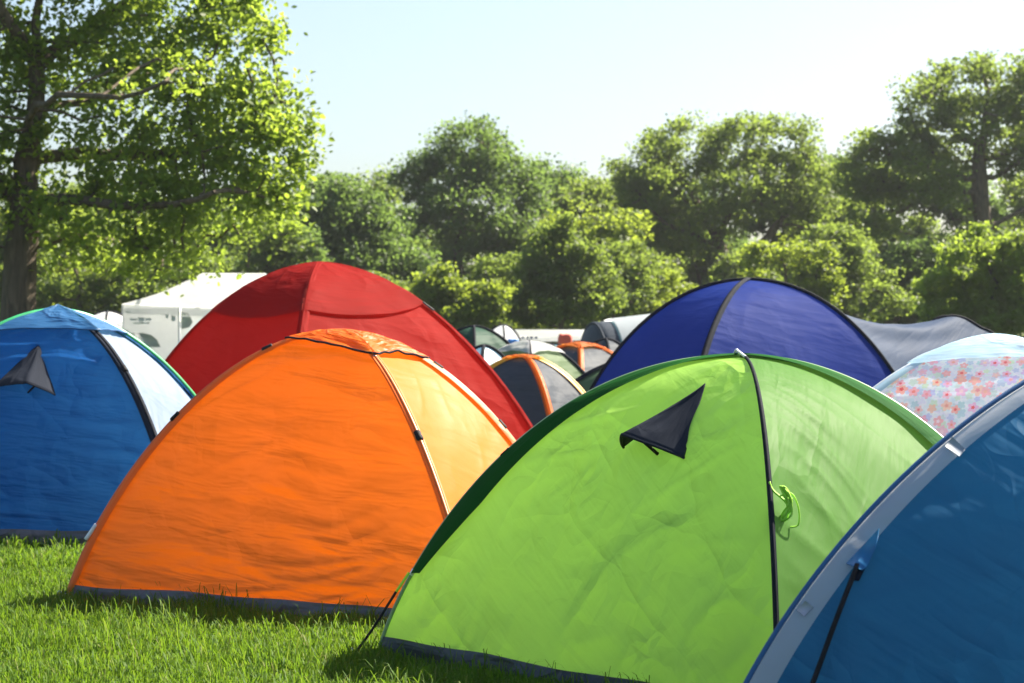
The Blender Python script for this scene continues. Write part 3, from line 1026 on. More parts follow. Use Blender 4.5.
HOLES = [[gp(128, 347), gp(160, 347), gp(157, 340), gp(151, 335), gp(143, 333), gp(129, 333)], [gp(181, 329), gp(189, 327), gp(192, 322), gp(190, 317), gp(187, 313), gp(181, 312)],
         [gp(206, 328), gp(220, 326), gp(222, 322), gp(220, 315), gp(206, 313)]]
wl = wall_with_holes(pt, -Wy / 2 - .02, -Lx / 2 + .02, Lx / 2 - .02, .02, 1.95, HOLES, M['white'])
for h in HOLES:
    k_ = len(h)
    V = np.array([[p[0], -Wy / 2 - .018 + d_, p[1]] for d_ in (0, .003) for p in h])
    f = [list(range(k_)), [k_ + i for i in range(k_)][::-1]] + [[i, (i + 1) % k_, k_ + (i + 1) % k_, k_ + i] for i in range(k_)]
    link('window', mesh_np('window', V, f, False), M['film'], wl)
for sx in (-1, 1):
    me = mesh_np('wall', np.array([[sx * (Lx / 2 - .03), -Wy / 2 + .03, .02], [sx * (Lx / 2 - .03), Wy / 2, .02], [sx * (Lx / 2 - .03), Wy / 2, 1.95], [sx * (Lx / 2 - .03), -Wy / 2 + .03, 1.95]]), np.array([[0, 1, 2, 3]]), False, np.array([[0, 0], [3, 0], [3, 2], [0, 2]]))
    link('wall', me, M['white'], pt)


def decal(parent, x0, x1, z0, z1, y, m, name, seed):
    """printed mark: ragged flat patch on the cloth"""
    rr = random.Random(seed)
    n = 14
    pts = [(x0 + (x1 - x0) * i / n, z0 + (z1 - z0) * .25 * rr.random()) for i in range(n + 1)] + [(x1 - (x1 - x0) * i / n, z1 - (z1 - z0) * .25 * rr.random()) for i in range(n + 1)]
    V = [[p[0], y, p[1]] for p in pts] + [[p[0], y - .003, p[1]] for p in pts]
    k = len(pts)
    f = [list(range(k)), [k + i for i in range(k)][::-1]] + [[i, (i + 1) % k, k + (i + 1) % k, k + i] for i in range(k)]
    return link(name, mesh_np(name, np.array(V), f, False, np.array(V)[:, [0, 2]]), m, parent)


M['faintprint'] = plain('faint_grey_print', (.77, .78, .80), .6)
yy = -Wy / 2 - .024
for i, (a, b, c, d) in enumerate([(130, 318, 137, 321), (138, 317, 144, 322), (145, 318, 151, 321), (133, 322, 149, 324), (126, 311, 130, 313), (165, 314, 168, 319), (171, 315, 175, 322)]):
    (x0, z1), (x1, z0) = gp(a, b), gp(c, d)
    decal(pt, x0, x1, z0, z1, yy, M['faintprint'], 'print', i)
x, _ = gp(179, 320)
V, f = tube([[x, yy - .02, 0], [x, yy - .02, 1.97]], .025, 8)
link('wall_pole', mesh_np('wall_pole', V, f), M['whiteplastic'], pt)

fc = at(545, 341, 56)
ct = hip_canopy('white_canopy', 'low white canopy with long printed valance in the far middle', (fc[0], fc[1], 0), .03, 2.1, 1.6, 1.50, 1.64, 2.04, .10)
kf = 55.2 / F
for i, (a, b) in enumerate([(520, 523), (525, 527), (528.5, 531.5), (533, 536)]):
    decal(ct, (a - 545) * kf, (b - 545) * kf, 1.405, 1.475, -.82, M['printblue'], 'print', 30 + i)
small('pale grey low tent at the right slope of the red tent', 484, 27, 1.29, -.8, .45, .5, 'palecap', None, None, None, seed=34)
small('dark grey low tent in front of the tunnel tent', 606, 35, 1.38, -.7, .6, .6, 'darkgrey', None, None, None, seed=35)
small('teal low tent just left of the orange-topped grey tents', 552, 40, 1.30, -.7, .8, .7, 'teal', None, None, None, seed=36)
small('white pointed tent at the left end of the white canopy', 503, 52, 1.72, -.7, .42, .42, 'white', None, None, None, seed=33, prof=(1.0, .8, 1.0))


def draped(name, label, cat, loc, w, h, d, m, seed, group=None):
    """cloth-covered heap / hung towel: a lumpy closed body standing on the ground"""
    t = thing(name, label, cat, loc, .1, group)
    nu, nv = 32, 18
    a = np.linspace(0, 2 * np.pi, nu, endpoint=False)
    v = np.linspace(0, 1, nv)
    A, Vv = np.meshgrid(a, v)
    sq = (np.abs(np.cos(A)) ** 5 + np.abs(np.sin(A)) ** 5) ** (-1 / 5)
    r = sq * (1 - .25 * Vv ** 4) * (1 + .05 * np.sin(A * 7 + 3 * pn(A, Vv * 2, seed)) * (1 - Vv))
    r = r * np.where(Vv > .97, .02, 1)
    P = np.stack([r * np.cos(A) * w / 2, r * np.sin(A) * d / 2, h * np.sin(Vv * np.pi / 2) ** .6 + .02 * pn(A * 2, Vv * 3, seed + 1)], -1)
    o2 = link('cloth', mesh_np('cloth', P.reshape(-1, 3), grid_faces(nu, nv, True), True, np.stack([A, Vv], -1).reshape(-1, 2)), m, t)
    return t


dp = at(513, 343, 50)
draped('covered_pile', 'bright blue covered pile in front of the white canopy', 'pile', (dp[0], dp[1], 0), .25, 1.4, .4, M['bluecloth'], 51)
dp = at(565, 335, 54)
draped('covered_pile', 'orange red covered pile in front of the white canopy', 'pile', (dp[0], dp[1], 0), .33, 1.52, .4, M['redcloth'], 52)


# ------------------------------------------------------------------ trees
def leaf_mat(name, c1, c2, tcol, tr=.42):
    m, nt, out = new_mat(name)
    L = nt.links.new
    ge = N(nt, 'ShaderNodeNewGeometry')
    c = ramp(nt, ge.outputs['Random Per Island'], [(0, c1), (.7, tuple((a + b) / 2 for a, b in zip(c1, c2))), (1, c2)])
    pr = N(nt, 'ShaderNodeBsdfPrincipled', Roughness=.5)
    pr.inputs['Specular IOR Level'].default_value = .35
    L(c, pr.inputs['Base Color'])
    t = N(nt, 'ShaderNodeBsdfTranslucent')
    c3 = mixcol(nt, .65, c, tcol)
    L(c3, t.inputs[0])
    mx = N(nt, 'ShaderNodeMixShader', Fac=tr)
    L(pr.outputs[0], mx.inputs[1])
    L(t.outputs[0], mx.inputs[2])
    L(mx.outputs[0], out.inputs[0])
    return m


LM = {
    'near': leaf_mat('maple_leaves', (.085, .15, .022), (.14, .21, .035), (.44, .58, .06), .6),
    'dark': leaf_mat('deep_green_leaves', (.055, .105, .028), (.095, .15, .04), (.25, .38, .07), .55),
    'mid': leaf_mat('mid_green_leaves', (.07, .125, .025), (.115, .165, .035), (.33, .44, .06), .58),
    'yellow': leaf_mat('yellow_green_leaves', (.085, .145, .02), (.13, .19, .03), (.42, .52, .05), .6),
}


def bark(name, c):
    m, nt, out = new_mat(name)
    L = nt.links.new
    tc = N(nt, 'ShaderNodeTexCoord')
    mp = N(nt, 'ShaderNodeMapping')
    mp.inputs['Scale'].default_value = (7, 7, 1.4)
    L(tc.outputs['Object'], mp.inputs[0])
    n = N(nt, 'ShaderNodeTexNoise', Scale=1.6, Detail=6.0, Distortion=.6)
    L(mp.outputs[0], n.inputs['Vector'])
    col = ramp(nt, n.outputs[0], [(.3, tuple(x * .5 for x in c)), (.55, c), (.75, tuple(x * 1.6 for x in c))])
    bp = N(nt, 'ShaderNodeBump', Strength=.8, Distance=.05)
    L(n.outputs[0], bp.inputs['Height'])
    pr = N(nt, 'ShaderNodeBsdfPrincipled', Roughness=.9)
    L(col, pr.inputs['Base Color'])
    L(bp.outputs[0], pr.inputs['Normal'])
    L(pr.outputs[0], out.inputs[0])
    return m


BARK = bark('bark', (.12, .09, .06))


def colonise(lobes, base, first, n_att, step, rng, kill=1.6, reach=12.0, shell=.45, guide=None, limbs=()):
    """space colonisation: returns nodes, parents. lobes: list of (centre xyz, radii xyz)"""
    C = np.array([l[0] for l in lobes])
    Rr = np.array([l[1] for l in lobes])
    vol = np.prod(Rr, 1) ** .8
    pick = rng.choice(len(lobes), n_att, p=vol / vol.sum())
    d = rng.normal(size=(n_att, 3))
    d /= np.linalg.norm(d, axis=1)[:, None]
    rr = rng.random(n_att) ** (1 / 3) * (1 - shell) + shell * rng.random(n_att) ** .12
    Apts = C[pick] + d * rr[:, None] * Rr[pick]
    Apts = Apts[Apts[:, 2] > .25]
    nodes = [np.array(base, float)]
    par = [-1]
    path = [np.array(p, float) for p in (guide or [first])]
    cur = nodes[0]
    for tgt in path:
        k = max(1, int(np.linalg.norm(tgt - cur) / step))
        for i in range(1, k + 1):
            par.append(len(nodes) - 1)
            nodes.append(cur + (tgt - cur) * i / k + rng.normal(size=3) * step * .06)
        cur = tgt
    for lp in limbs:
        lp = [np.array(p, float) for p in lp]
        i0 = int(np.linalg.norm(np.array(nodes) - lp[0], axis=1).argmin())
        pts = smooth_path([nodes[i0]] + lp[1:], max(3, int(sum(np.linalg.norm(b - a) for a, b in zip(lp, lp[1:])) / step)))
        last = i0
        for p in pts[1:]:
            par.append(last)
            last = len(nodes)
            nodes.append(p + rng.normal(size=3) * step * .1)
    att = Apts.copy()
    near = np.full(len(att), 1e9)
    who = np.zeros(len(att), int)
    done = 0
    for it in range(220):
        new = np.array(nodes[done:])
        if len(new) and len(att):
            dd = np.linalg.norm(att[:, None] - new[None], axis=2)
            j = dd.argmin(1)
            dm = dd[np.arange(len(att)), j]
            b = dm < near
            near[b] = dm[b]
            who[b] = j[b] + done
        done = len(nodes)
        keep = near > step * kill
        att, near, who = att[keep], near[keep], who[keep]
        if not len(att):
            break
        act = near < step * reach
        if not act.any():
            act = near <= near.min() + 1e-6
        Np = np.array(nodes)
        dirs = {}
        v = att[act] - Np[who[act]]
        v /= np.linalg.norm(v, axis=1)[:, None] + 1e-9
        acc = np.zeros_like(Np)
        np.add.at(acc, who[act], v)
        idx = np.unique(who[act])
        add = 0
        for i in idx:
            a = acc[i]
            l = np.linalg.norm(a)
            if l < .05:
                continue
            p = Np[i] + (a / l + rng.normal(size=3) * .12 + np.array([0, 0, .03])) * step
            nodes.append(p)
            par.append(int(i))
            add += 1
        if add == 0 or len(nodes) > 6000:
            break
    return np.array(nodes), np.array(par), Apts


def tree_meshes(lobes, base, first, n_att, step, leaf, per, spread, r0, rng, guide=None, shell=.45, flat=.6, twig=.012, up=.25, lvl=1.85, tipf=.35, taper=0, limbs=()):
    nodes, par, att = colonise(lobes, base, first, n_att, step, rng, shell=shell, guide=guide, limbs=limbs)
    n = len(nodes)
    child = np.zeros(n, int)
    area = np.zeros(n)
    for i in range(n - 1, 0, -1):
        if child[i] == 0:
            area[i] = twig ** lvl
        area[par[i]] += area[i]
        child[par[i]] += 1
    rad_ = area ** (1 / lvl)
    rad_ *= r0 / max(rad_[1], 1e-6)
    rad_ = np.maximum(rad_, twig * .6)
    if taper:
        ng = int(sum(np.linalg.norm(np.array(b_) - np.array(a_)) for a_, b_ in zip([tuple(base)] + list(guide[:-1]), guide)) / step)
        rad_[:ng] *= np.linspace(1, taper, ng)
    # trunk flare
    hgt = nodes[:, 2] - base[2]
    segs = []
    ns = 7
    ang = np.linspace(0, 2 * np.pi, ns, endpoint=False)
    A = nodes[par[1:]]
    B = nodes[1:]
    ra = rad_[par[1:]].copy()
    rb = rad_[1:]
    ra = np.minimum(ra, rb * 1.35)
    fl = lambda z: 1 + .5 * np.exp(-np.maximum(z, 0) / .5)
    ra = ra * np.where(par[1:] < 6, fl(A[:, 2]), 1)
    rb2 = rb * np.where(np.arange(1, n) < 6, fl(B[:, 2]), 1)
    T = B - A
    ln = np.linalg.norm(T, axis=1)
    T = T / (ln[:, None] + 1e-9)
    A = A - T * (ra * .35)[:, None]
    ref = np.where(np.abs(T[:, 2:3]) < .9, np.array([[0, 0, 1.0]]), np.array([[1.0, 0, 0]]))
    U = np.cross(T, ref)
    U /= np.linalg.norm(U, axis=1)[:, None]
    W = np.cross(T, U)
    ring = np.cos(ang)[None, :, None] * U[:, None] + np.sin(ang)[None, :, None] * W[:, None]
    VA = A[:, None] + ring * ra[:, None, None]
    VB = B[:, None] + ring * rb2[:, None, None]
    V = np.concatenate([VA, VB], 1).reshape(-1, 3)
    e = np.arange(n - 1)[:, None] * 2 * ns
    k = np.arange(ns)[None]
    k2 = (k + 1) % ns
    Fq = np.stack([e + k, e + k2, e + ns + k2, e + ns + k], -1).reshape(-1, 4)
    trunk = mesh_np('trunk', V, Fq, True)
    # leaves round every thin node and attractor that was reached
    nn = np.array([np.linalg.norm(nodes - a_, axis=1).argmin() for a_ in att])
    att = nodes[nn] + .55 * (att - nodes[nn])
    tip = nodes[(rad_ < np.quantile(rad_, .8)) & (hgt > .2)]
    src = np.concatenate([tip[rng.random(len(tip)) < tipf], att])
    src = src[rng.permutation(len(src))]
    m = int(per * n_att)
    pick = rng.integers(0, len(src), m)
    cs = rng.random(len(src)) * 1.0 + .4        # clumps of different size
    c = src[pick]
    off = np.clip(rng.normal(size=(m, 3)), -1.7, 1.7) * np.array([1, 1, flat]) * spread * cs[pick][:, None]
    P = c + off
    P = P[P[:, 2] > .05]
    m = len(P)
    nrm = rng.normal(size=(m, 3))
    nrm[:, 2] = np.abs(nrm[:, 2]) + up
    nrm /= np.linalg.norm(nrm, axis=1)[:, None]
    t = rng.normal(size=(m, 3))
    t -= nrm * (t * nrm).sum(1)[:, None]
    t /= np.linalg.norm(t, axis=1)[:, None]
    b = np.cross(nrm, t)
    s = leaf * (.6 + .7 * rng.random(m))
    # six-cornered leaf, folded a little along its middle
    q = np.array([(-.5, 0, 0), (-.18, -.34, .07), (.25, -.27, .06), (.55, 0, -.05), (.25, .27, .06), (-.18, .34, .07)])
    V = P[:, None] + s[:, None, None] * (q[None, :, 0:1] * t[:, None] + q[None, :, 1:2] * b[:, None] + q[None, :, 2:3] * nrm[:, None])
    V = V.reshape(-1, 3)
    e = np.arange(m)[:, None] * 6
    Fq = np.concatenate([e + np.array([[0, 1, 2, 3]]), e + np.array([[0, 3, 4, 5]])], 1).reshape(-1, 4)
    crown = mesh_np('crown', V, Fq, False)
    return trunk, crown


def lob_px(lst, D, X0, dz=1.0, dy=None):
    """outline lobes given as picture offsets -> ellipsoids of real size about the trunk foot"""
    k = D / F
    rg = np.random.default_rng(int(D * 7 + abs(X0) * 13))
    out = []
    for cx, cy, rx, ry in lst:
        p = at(cx, cy, D)
        ryy = (rx + ry) * .5 * k
        out.append(((p[0] - X0, rg.normal() * rx * k * .25, max(p[2], ry * k * .6)), (rx * k, ryy, ry * k)))
    return out


def place_tree(name, label, cat, X, Y, meshes, leafm, group=None, s=1.0, rz=0.0, sz=None):
    t = thing(name, label, cat, (X, Y, 0), rz, group)
    t.scale = (s, s, sz or s)
    tr, cr = meshes
    a = bpy.data.objects.new('trunk', tr)
    b = bpy.data.objects.new('crown', cr)
    for o2, m in ((a, BARK), (b, leafm)):
        COL.objects.link(o2)
        o2.parent = t
        if not o2.data.materials:
            o2.data.materials.append(m)
        if o2.material_slots[0].material != m:
            o2.material_slots[0].link = 'OBJECT'
            o2.material_slots[0].material = m
    return t


rg = np.random.default_rng(5)
# left foreground tree
D = 40
X0 = (20 - CX) / F * D
lb = lob_px([(40, -95, 200, 70), (160, -15, 110, 55), (90, 60, 95, 50), (195, 70, 85, 48), (238, 118, 78, 42), (262, 165, 60, 42), (160, 150, 85, 50), (215, 208, 85, 34), (120, 215, 95, 46), (90, 262, 55, 30), (165, 262, 50, 28), (290, 145, 40, 24), (225, 20, 60, 34), (-60, 60, 110, 70), (-70, 190, 90, 60), (-90, -40, 120, 70), (10, 150, 60, 40)], D, X0)
k = D / F
pz = lambda px, py: tuple(at(px, py, D) - np.array([X0, D, 0]))
def lz(*pts):
    return [np.array(pz(px, py)) + np.array([0, dy, 0]) for px, py, dy in pts]


LIMBS = [lz((25, 215, 0), (60, 200, -.4), (110, 208, -.9), (180, 205, -1.3), (225, 196, -1.5)),
         lz((27, 165, 0), (58, 152, .3), (95, 149, .5), (140, 156, .4), (180, 150, .2), (230, 138, 0)),
         lz((32, 125, 0), (65, 100, .5), (105, 88, 1.1), (140, 60, 1.6), (185, 50, 2.0)),
         lz((38, 75, 0), (62, 38, .5), (100, 8, .9), (140, -30, 1.2)),
         lz((25, 200, 0), (-20, 170, .4), (-60, 120, .8), (-90, 60, 1.0)),
         lz((22, 250, 0), (70, 238, .8), (120, 240, 1.4), (170, 252, 1.8)),
         lz((30, 140, 0), (45, 118, -1.2), (85, 112, -2.2), (150, 112, -2.8), (210, 100, -3.0)),
         lz((37, 60, 0), (10, 20, -.6), (-30, -30, -1.0))]
gd = [pz(19, 300), pz(24, 225), pz(27, 160), pz(38, 90), pz(36, 20), pz(50, -60)]
ms = tree_meshes(lb, np.array([0, 0, -.1]), None, 1500, .36, .115, 36, .24, .36, rg, guide=gd, shell=.3, twig=.014, tipf=.3, flat=.85, taper=.5, limbs=LIMBS)
place_tree('maple_tree', 'large leafy tree with thick bare trunk at the left edge of the photo', 'tree', X0, D, ms, LM['near'])

# four big trees beyond the camp
HERO = [
    ('deep green round-crowned tree standing alone on the skyline, left of centre', 106, 456, 'dark',
     [(468, 150, 50, 36), (440, 178, 45, 34), (505, 172, 42, 34), (412, 190, 24, 20), (535, 193, 24, 20), (470, 215, 66, 38), (425, 235, 40, 34), (520, 235, 40, 36), (470, 275, 70, 40)], [(457, 290), (460, 230), (464, 180)], .34),
    ('broad spreading tree with forked trunk rising above the navy tent', 104, 725, 'mid',
     [(690, 148, 62, 36), (760, 143, 58, 34), (643, 178, 42, 32), (806, 178, 34, 36), (715, 190, 90, 40), (640, 225, 42, 34), (815, 222, 30, 32), (690, 235, 50, 25)], [(725, 300), (726, 262)], .36),
    ('tallest broad tree in hazy light at the right edge of the skyline', 95, 982, 'mid',
     [(990, 82, 62, 34), (935, 108, 44, 38), (1050, 95, 60, 50), (985, 135, 80, 40), (895, 142, 36, 32), (865, 170, 30, 34), (920, 175, 52, 34), (1060, 170, 60, 40), (870, 215, 34, 32)], [(983, 300), (982, 225), (978, 160)], .40),
    ('shorter dark bushy tree left of the round-crowned skyline tree', 98, 345, 'dark',
     [(345, 205, 36, 28), (318, 228, 34, 30), (372, 235, 34, 32), (345, 262, 58, 36), (400, 268, 34, 30)], [(346, 300), (346, 250)], .24),
]
for label, D, tx, lm, lob, gpx, r0 in HERO:
    X0 = (tx - CX) / F * D
    lb = lob_px(lob, D, X0)
    gd = [tuple(at(px, py, D) - np.array([X0, D, 0])) for px, py in gpx]
    ms = tree_meshes(lb, np.array([0, 0, -.1]), None, 500, .6, .16, 78, .40, r0, rg, guide=gd, shell=.3, twig=.022)
    place_tree('broadleaf_tree', label, 'tree', X0, D, ms, LM[lm])

# three shrub / small tree shapes, reused for the belt of scrub under the big trees
VAR = []
for i in range(5):
    lob = []
    rg2 = np.random.default_rng(60 + i)
    if i < 3:
        for j in range(13):
            a = rg2.random() * 2 * np.pi
            z = .6 + 3.1 * rg2.random() ** .9
            rr_ = (1.6 - .3 * z) * rg2.random() + .15
            q = .35 + .55 * rg2.random() ** 1.5
            lob.append(((rr_ * math.cos(a), rr_ * math.sin(a), z), (q * 1.15, q * 1.15, q * (.7 + .6 * rg2.random()))))
        for j in range(7):
            a = rg2.random() * 2 * np.pi
            rr_ = 1.5 * rg2.random()
            lob.append(((rr_ * math.cos(a), rr_ * math.sin(a), 3.3 - .5 * rr_ + .7 * rg2.random()), (.22, .22, .6)))
        VAR.append(tree_meshes(lob, np.array([0, 0, -.1]), None, 280, .31, .085, 72, .16, .09, rg2, guide=[(0, 0, .5), (.05, 0, 1.1)], shell=.3, twig=.008))
    else:
        for j in range(12):
            a = rg2.random() * 2 * np.pi
            z = 1.1 + 2.6 * rg2.random()
            rr_ = .15 + (1.1 - .34 * abs(z - 2.1)) * rg2.random() ** .6
            q = .4 + .4 * rg2.random()
            lob.append(((rr_ * math.cos(a), rr_ * math.sin(a), z), (q * 1.1, q * 1.1, q * .8)))
        VAR.append(tree_meshes(lob, np.array([0, 0, -.1]), None, 340, .27, .075, 85, .17, .10, rg2, guide=[(0, 0, .6), (.04, 0, 1.3)], shell=.3, twig=.008))

# (px, D, top y, variant, leaf, label)
BELT = [
    (78, 82, 215, 0, 'mid', 'mid green understorey tree just right of the thick left trunk'),
    (140, 86, 225, 1, 'yellow', 'yellow green bushy tree above the left slope of the party tent roof'),
    (195, 84, 232, 2, 'mid', 'bushy tree above the middle of the white party tent roof'),
    (250, 90, 212, 0, 'mid', 'pale bushy tree above the peak of the white party tent'),
    (298, 92, 235, 1, 'dark', 'dark bushy tree above the crown of the red tent'),
    (40, 88, 205, 1, 'yellow', 'understorey tree behind the thick left trunk'),
    (-10, 86, 225, 2, 'mid', 'understorey tree at the left edge behind the thick trunk'),
    (390, 88, 262, 2, 'mid', 'low shrub over the right shoulder of the red tent'),
    (492, 86, 262, 1, 'mid', 'mid green shrub beneath the round-crowned skyline tree'),
    (590, 92, 205, 0, 'yellow', 'tall sunny shrub filling the dip between the two skyline trees'),
    (522, 80, 285, 0, 'yellow', 'low bright shrub above the white canopy'),
    (612, 82, 250, 1, 'mid', 'shrub above the left slope of the navy tent'),
    (662, 84, 248, 2, 'yellow', 'yellow green shrub left of the forked trunk'),
    (790, 84, 238, 0, 'yellow', 'yellow green shrub right of the forked trunk'),
    (745, 95, 258, 1, 'mid', 'shrub directly behind the navy tent top'),
    (840, 86, 236, 1, 'mid', 'mid green shrub above the grey awning'),
    (890, 90, 228, 2, 'dark', 'dark shrub left of the bright right-hand shrub'),
    (945, 92, 232, 0, 'dark', 'dark shrub behind the bright right-hand shrub'),
    (1050, 70, 215, 2, 'near', 'bright green shrub cut by the right edge of the photo'),
    (345, 110, 200, 0, 'dark', 'far dark tree behind the shorter bushy tree'),
    (415, 116, 215, 1, 'dark', 'far tree left behind the round-crowned skyline tree'),
    (560, 118, 195, 2, 'mid', 'far tree in the dip of the skyline right of centre'),
    (620, 118, 190, 0, 'mid', 'far tree behind the left side of the forked tree'),
    (835, 118, 190, 1, 'mid', 'far tree in the dip between forked tree and tallest tree'),
    (900, 116, 200, 2, 'mid', 'far tree behind the left side of the tallest tree'),
    (740, 118, 215, 2, 'dark', 'far tree straight behind the forked trunk'),
    (680, 120, 215, 1, 'dark', 'far tree left behind the forked trunk'),
    (100, 116, 195, 2, 'dark', 'far tree behind the lower boughs of the left tree'),
    (170, 118, 205, 0, 'dark', 'far tree above the left end of the party tent'),
    (235, 116, 210, 1, 'dark', 'far tree above the right end of the party tent'),
    (480, 120, 210, 0, 'dark', 'far tree straight behind the round-crowned skyline tree'),
    (1000, 118, 190, 0, 'dark', 'far tree behind the tallest trunk'),
    (20, 116, 200, 1, 'dark', 'far tree behind the thick left trunk'),
    (575, 110, 186, 3, 'mid', 'mid green tree filling the notch right of the round-crowned skyline tree'),
    (380, 112, 178, 4, 'mid', 'mid green tree just left behind the round-crowned skyline tree'),
    (545, 113, 168, 4, 'dark', 'dark tree at the right shoulder of the round-crowned skyline tree'),
    (622, 111, 178, 3, 'mid', 'tree at the left shoulder of the forked skyline tree'),
    (850, 110, 170, 4, 'mid', 'tree in the notch between forked tree and tallest tree'),
    (815, 112, 165, 3, 'dark', 'tree at the right shoulder of the forked skyline tree'),
    (905, 112, 160, 3, 'mid', 'tree at the left shoulder of the tallest skyline tree'),
    (955, 113, 175, 4, 'dark', 'tree seen through the left boughs of the tallest tree'),
    (1030, 110, 170, 3, 'mid', 'tree at the right edge behind the tallest tree'),
    (275, 110, 190, 4, 'mid', 'tree at the tip of the left tree boughs, above the red tent'),
    (330, 114, 182, 3, 'dark', 'dark tree just left of the shorter bushy tree'),
    (215, 112, 195, 3, 'dark', 'dark tree behind the lower right boughs of the left tree'),
    (150, 112, 195, 4, 'mid', 'mid green tree behind the drooping boughs of the left tree'),
    (75, 112, 190, 3, 'mid', 'mid green tree right beside the thick left trunk, far off'),
    (700, 114, 190, 4, 'dark', 'dark tree behind the left limb of the forked tree'),
    (770, 114, 190, 3, 'dark', 'dark tree behind the right limb of the forked tree'),
    (-120, 104, 170, 3, 'mid', 'mid green tree just outside the left edge of the photo'),
    (-240, 100, 150, 4, 'dark', 'dark tree further outside the left edge of the photo'),
    (-180, 86, 240, 1, 'mid', 'shrub just outside the left edge of the photo'),
    (1120, 104, 165, 4, 'mid', 'mid green tree just outside the right edge of the photo'),
    (1230, 100, 150, 3, 'dark', 'dark tree further outside the right edge of the photo'),
    (1150, 84, 240, 0, 'mid', 'shrub just outside the right edge of the photo'),
]
for i, (px, D, ty, vi, lm, label) in enumerate(BELT):
    h = EYE + (CY - ty) * D / F
    s = h / (4.15 if vi < 3 else 4.0)
    wide = s * (1.25 if D < 100 else 1.15)
    if h > 7:
        wide = s * .95
    place_tree('shrub' if h < 4.6 else 'small_tree', label, 'shrub' if h < 4.6 else 'tree', (px - CX) / F * D, D, VAR[vi], LM[lm], 'trees and shrubs along the far edge of the camp', wide, i * 2.4, s)
# the fresh green shrub low at the right, and two sunny ones in the middle
for label, D, tx, lob, r0, lm in (
    ('bright fresh green shrub low at the right, above the floral tent', 68, 985,
     [(962, 250, 30, 14), (1002, 262, 34, 16), (938, 282, 24, 16), (1020, 243, 26, 13), (980, 290, 44, 18), (1030, 290, 34, 22), (945, 310, 28, 18), (1000, 318, 50, 18), (975, 236, 12, 12)], .10, 'near'),
    ('sunny yellow green shrub with ragged top, right of centre above the far tents', 78, 560,
     [(548, 240, 20, 16), (575, 250, 26, 16), (530, 265, 18, 16), (600, 272, 22, 16), (560, 280, 36, 18), (590, 302, 38, 18), (535, 308, 34, 18), (566, 226, 10, 14)], .10, 'mid'),
    ('ragged yellow green shrub over the right shoulder of the red tent', 76, 450,
     [(440, 288, 24, 12), (468, 300, 26, 14), (425, 305, 20, 14), (455, 318, 40, 14), (490, 296, 18, 18), (448, 274, 8, 10)], .08, 'yellow'),
):
    X0 = (tx - CX) / F * D
    lb = lob_px(lob, D, X0)
    ms = tree_meshes(lb, np.array([0, 0, -.1]), None, 420, .28, .12, 60, .2, r0, rg, guide=[(0, 0, .5), (.05, .05, .9)], shell=.3, twig=.01)
    place_tree('shrub', label, 'shrub', X0, D, ms, LM[lm])
# brownish shrub seen under the party tent
p = at(160, 352, 37)
place_tree('shrub', 'small dry olive shrub in front of the white party tent', 'shrub', p[0], 37, VAR[2], LM['mid'], None, .36, 1.0, .28)


# ------------------------------------------------------------------ ground and grass
def ground_mat():
    m, nt, out = new_mat('meadow')
    L = nt.links.new
    tc = N(nt, 'ShaderNodeTexCoord')
    n1 = N(nt, 'ShaderNodeTexNoise', Scale=.5, Detail=6.0, Roughness=.6)
    n2 = N(nt, 'ShaderNodeTexNoise', Scale=60.0, Detail=4.0, Roughness=.7)
    L(tc.outputs['Object'], n1.inputs['Vector'])
    L(tc.outputs['Object'], n2.inputs['Vector'])
    a = ramp(nt, n1.outputs[0], [(.35, (.035, .075, .012)), (.65, (.06, .10, .018))])
    b = ramp(nt, n2.outputs[0], [(.35, (.4, .4, .35)), (.65, (1.2, 1.2, 1.0))])
    c = mixcol(nt, 1.0, a, b, 'MULTIPLY')
    bp = N(nt, 'ShaderNodeBump', Strength=1.0, Distance=.04)
    L(n2.outputs[0], bp.inputs['Height'])
    pr = N(nt, 'ShaderNodeBsdfPrincipled', Roughness=.9)
    pr.inputs['Specular IOR Level'].default_value = .1
    L(c, pr.inputs['Base Color'])
    L(bp.outputs[0], pr.inputs['Normal'])
    L(pr.outputs[0], out.inputs[0])
    return m


S = 2500
gx = np.concatenate([[-S, -400, -120], np.linspace(-60, 60, 41), [120, 400, S]])
gy = np.concatenate([[-S, -200, -40], np.linspace(-10, 140, 51), [300, 800, S]])
GX, GY = np.meshgrid(gx, gy)
V = np.stack([GX, GY, np.zeros_like(GX)], -1).reshape(-1, 3)
gr = link('ground', mesh_np('ground', V, grid_faces(len(gx), len(gy)), True), ground_mat())
gr['kind'] = 'structure'


def grass_mat():
    m, nt, out = new_mat('grass_blades')
    L = nt.links.new
    ge = N(nt, 'ShaderNodeNewGeometry')
    tc = N(nt, 'ShaderNodeTexCoord')
    n1 = N(nt, 'ShaderNodeTexNoise', Scale=1.1, Detail=3.0)
    L(tc.outputs['Object'], n1.inputs['Vector'])
    c = ramp(nt, ge.outputs['Random Per Island'], [(0, (.045, .11, .012)), (.6, (.08, .16, .016)), (.88, (.13, .20, .025)), (1, (.26, .23, .08))])
    c = mixcol(nt, math_n(nt, 'MULTIPLY', n1.outputs[0], .5), c, (.10, .19, .012))
    pr = N(nt, 'ShaderNodeBsdfPrincipled', Roughness=.6)
    pr.inputs['Specular IOR Level'].default_value = .15
    L(c, pr.inputs['Base Color'])
    t = N(nt, 'ShaderNodeBsdfTranslucent')
    L(mixcol(nt, .5, c, (.24, .40, .018)), t.inputs[0])
    mx = N(nt, 'ShaderNodeMixShader', Fac=.45)
    L(pr.outputs[0], mx.inputs[1])
    L(t.outputs[0], mx.inputs[2])
    L(mx.outputs[0], out.inputs[0])
    return m


tents = [g, o, r_, n_, b_, q_, f_]


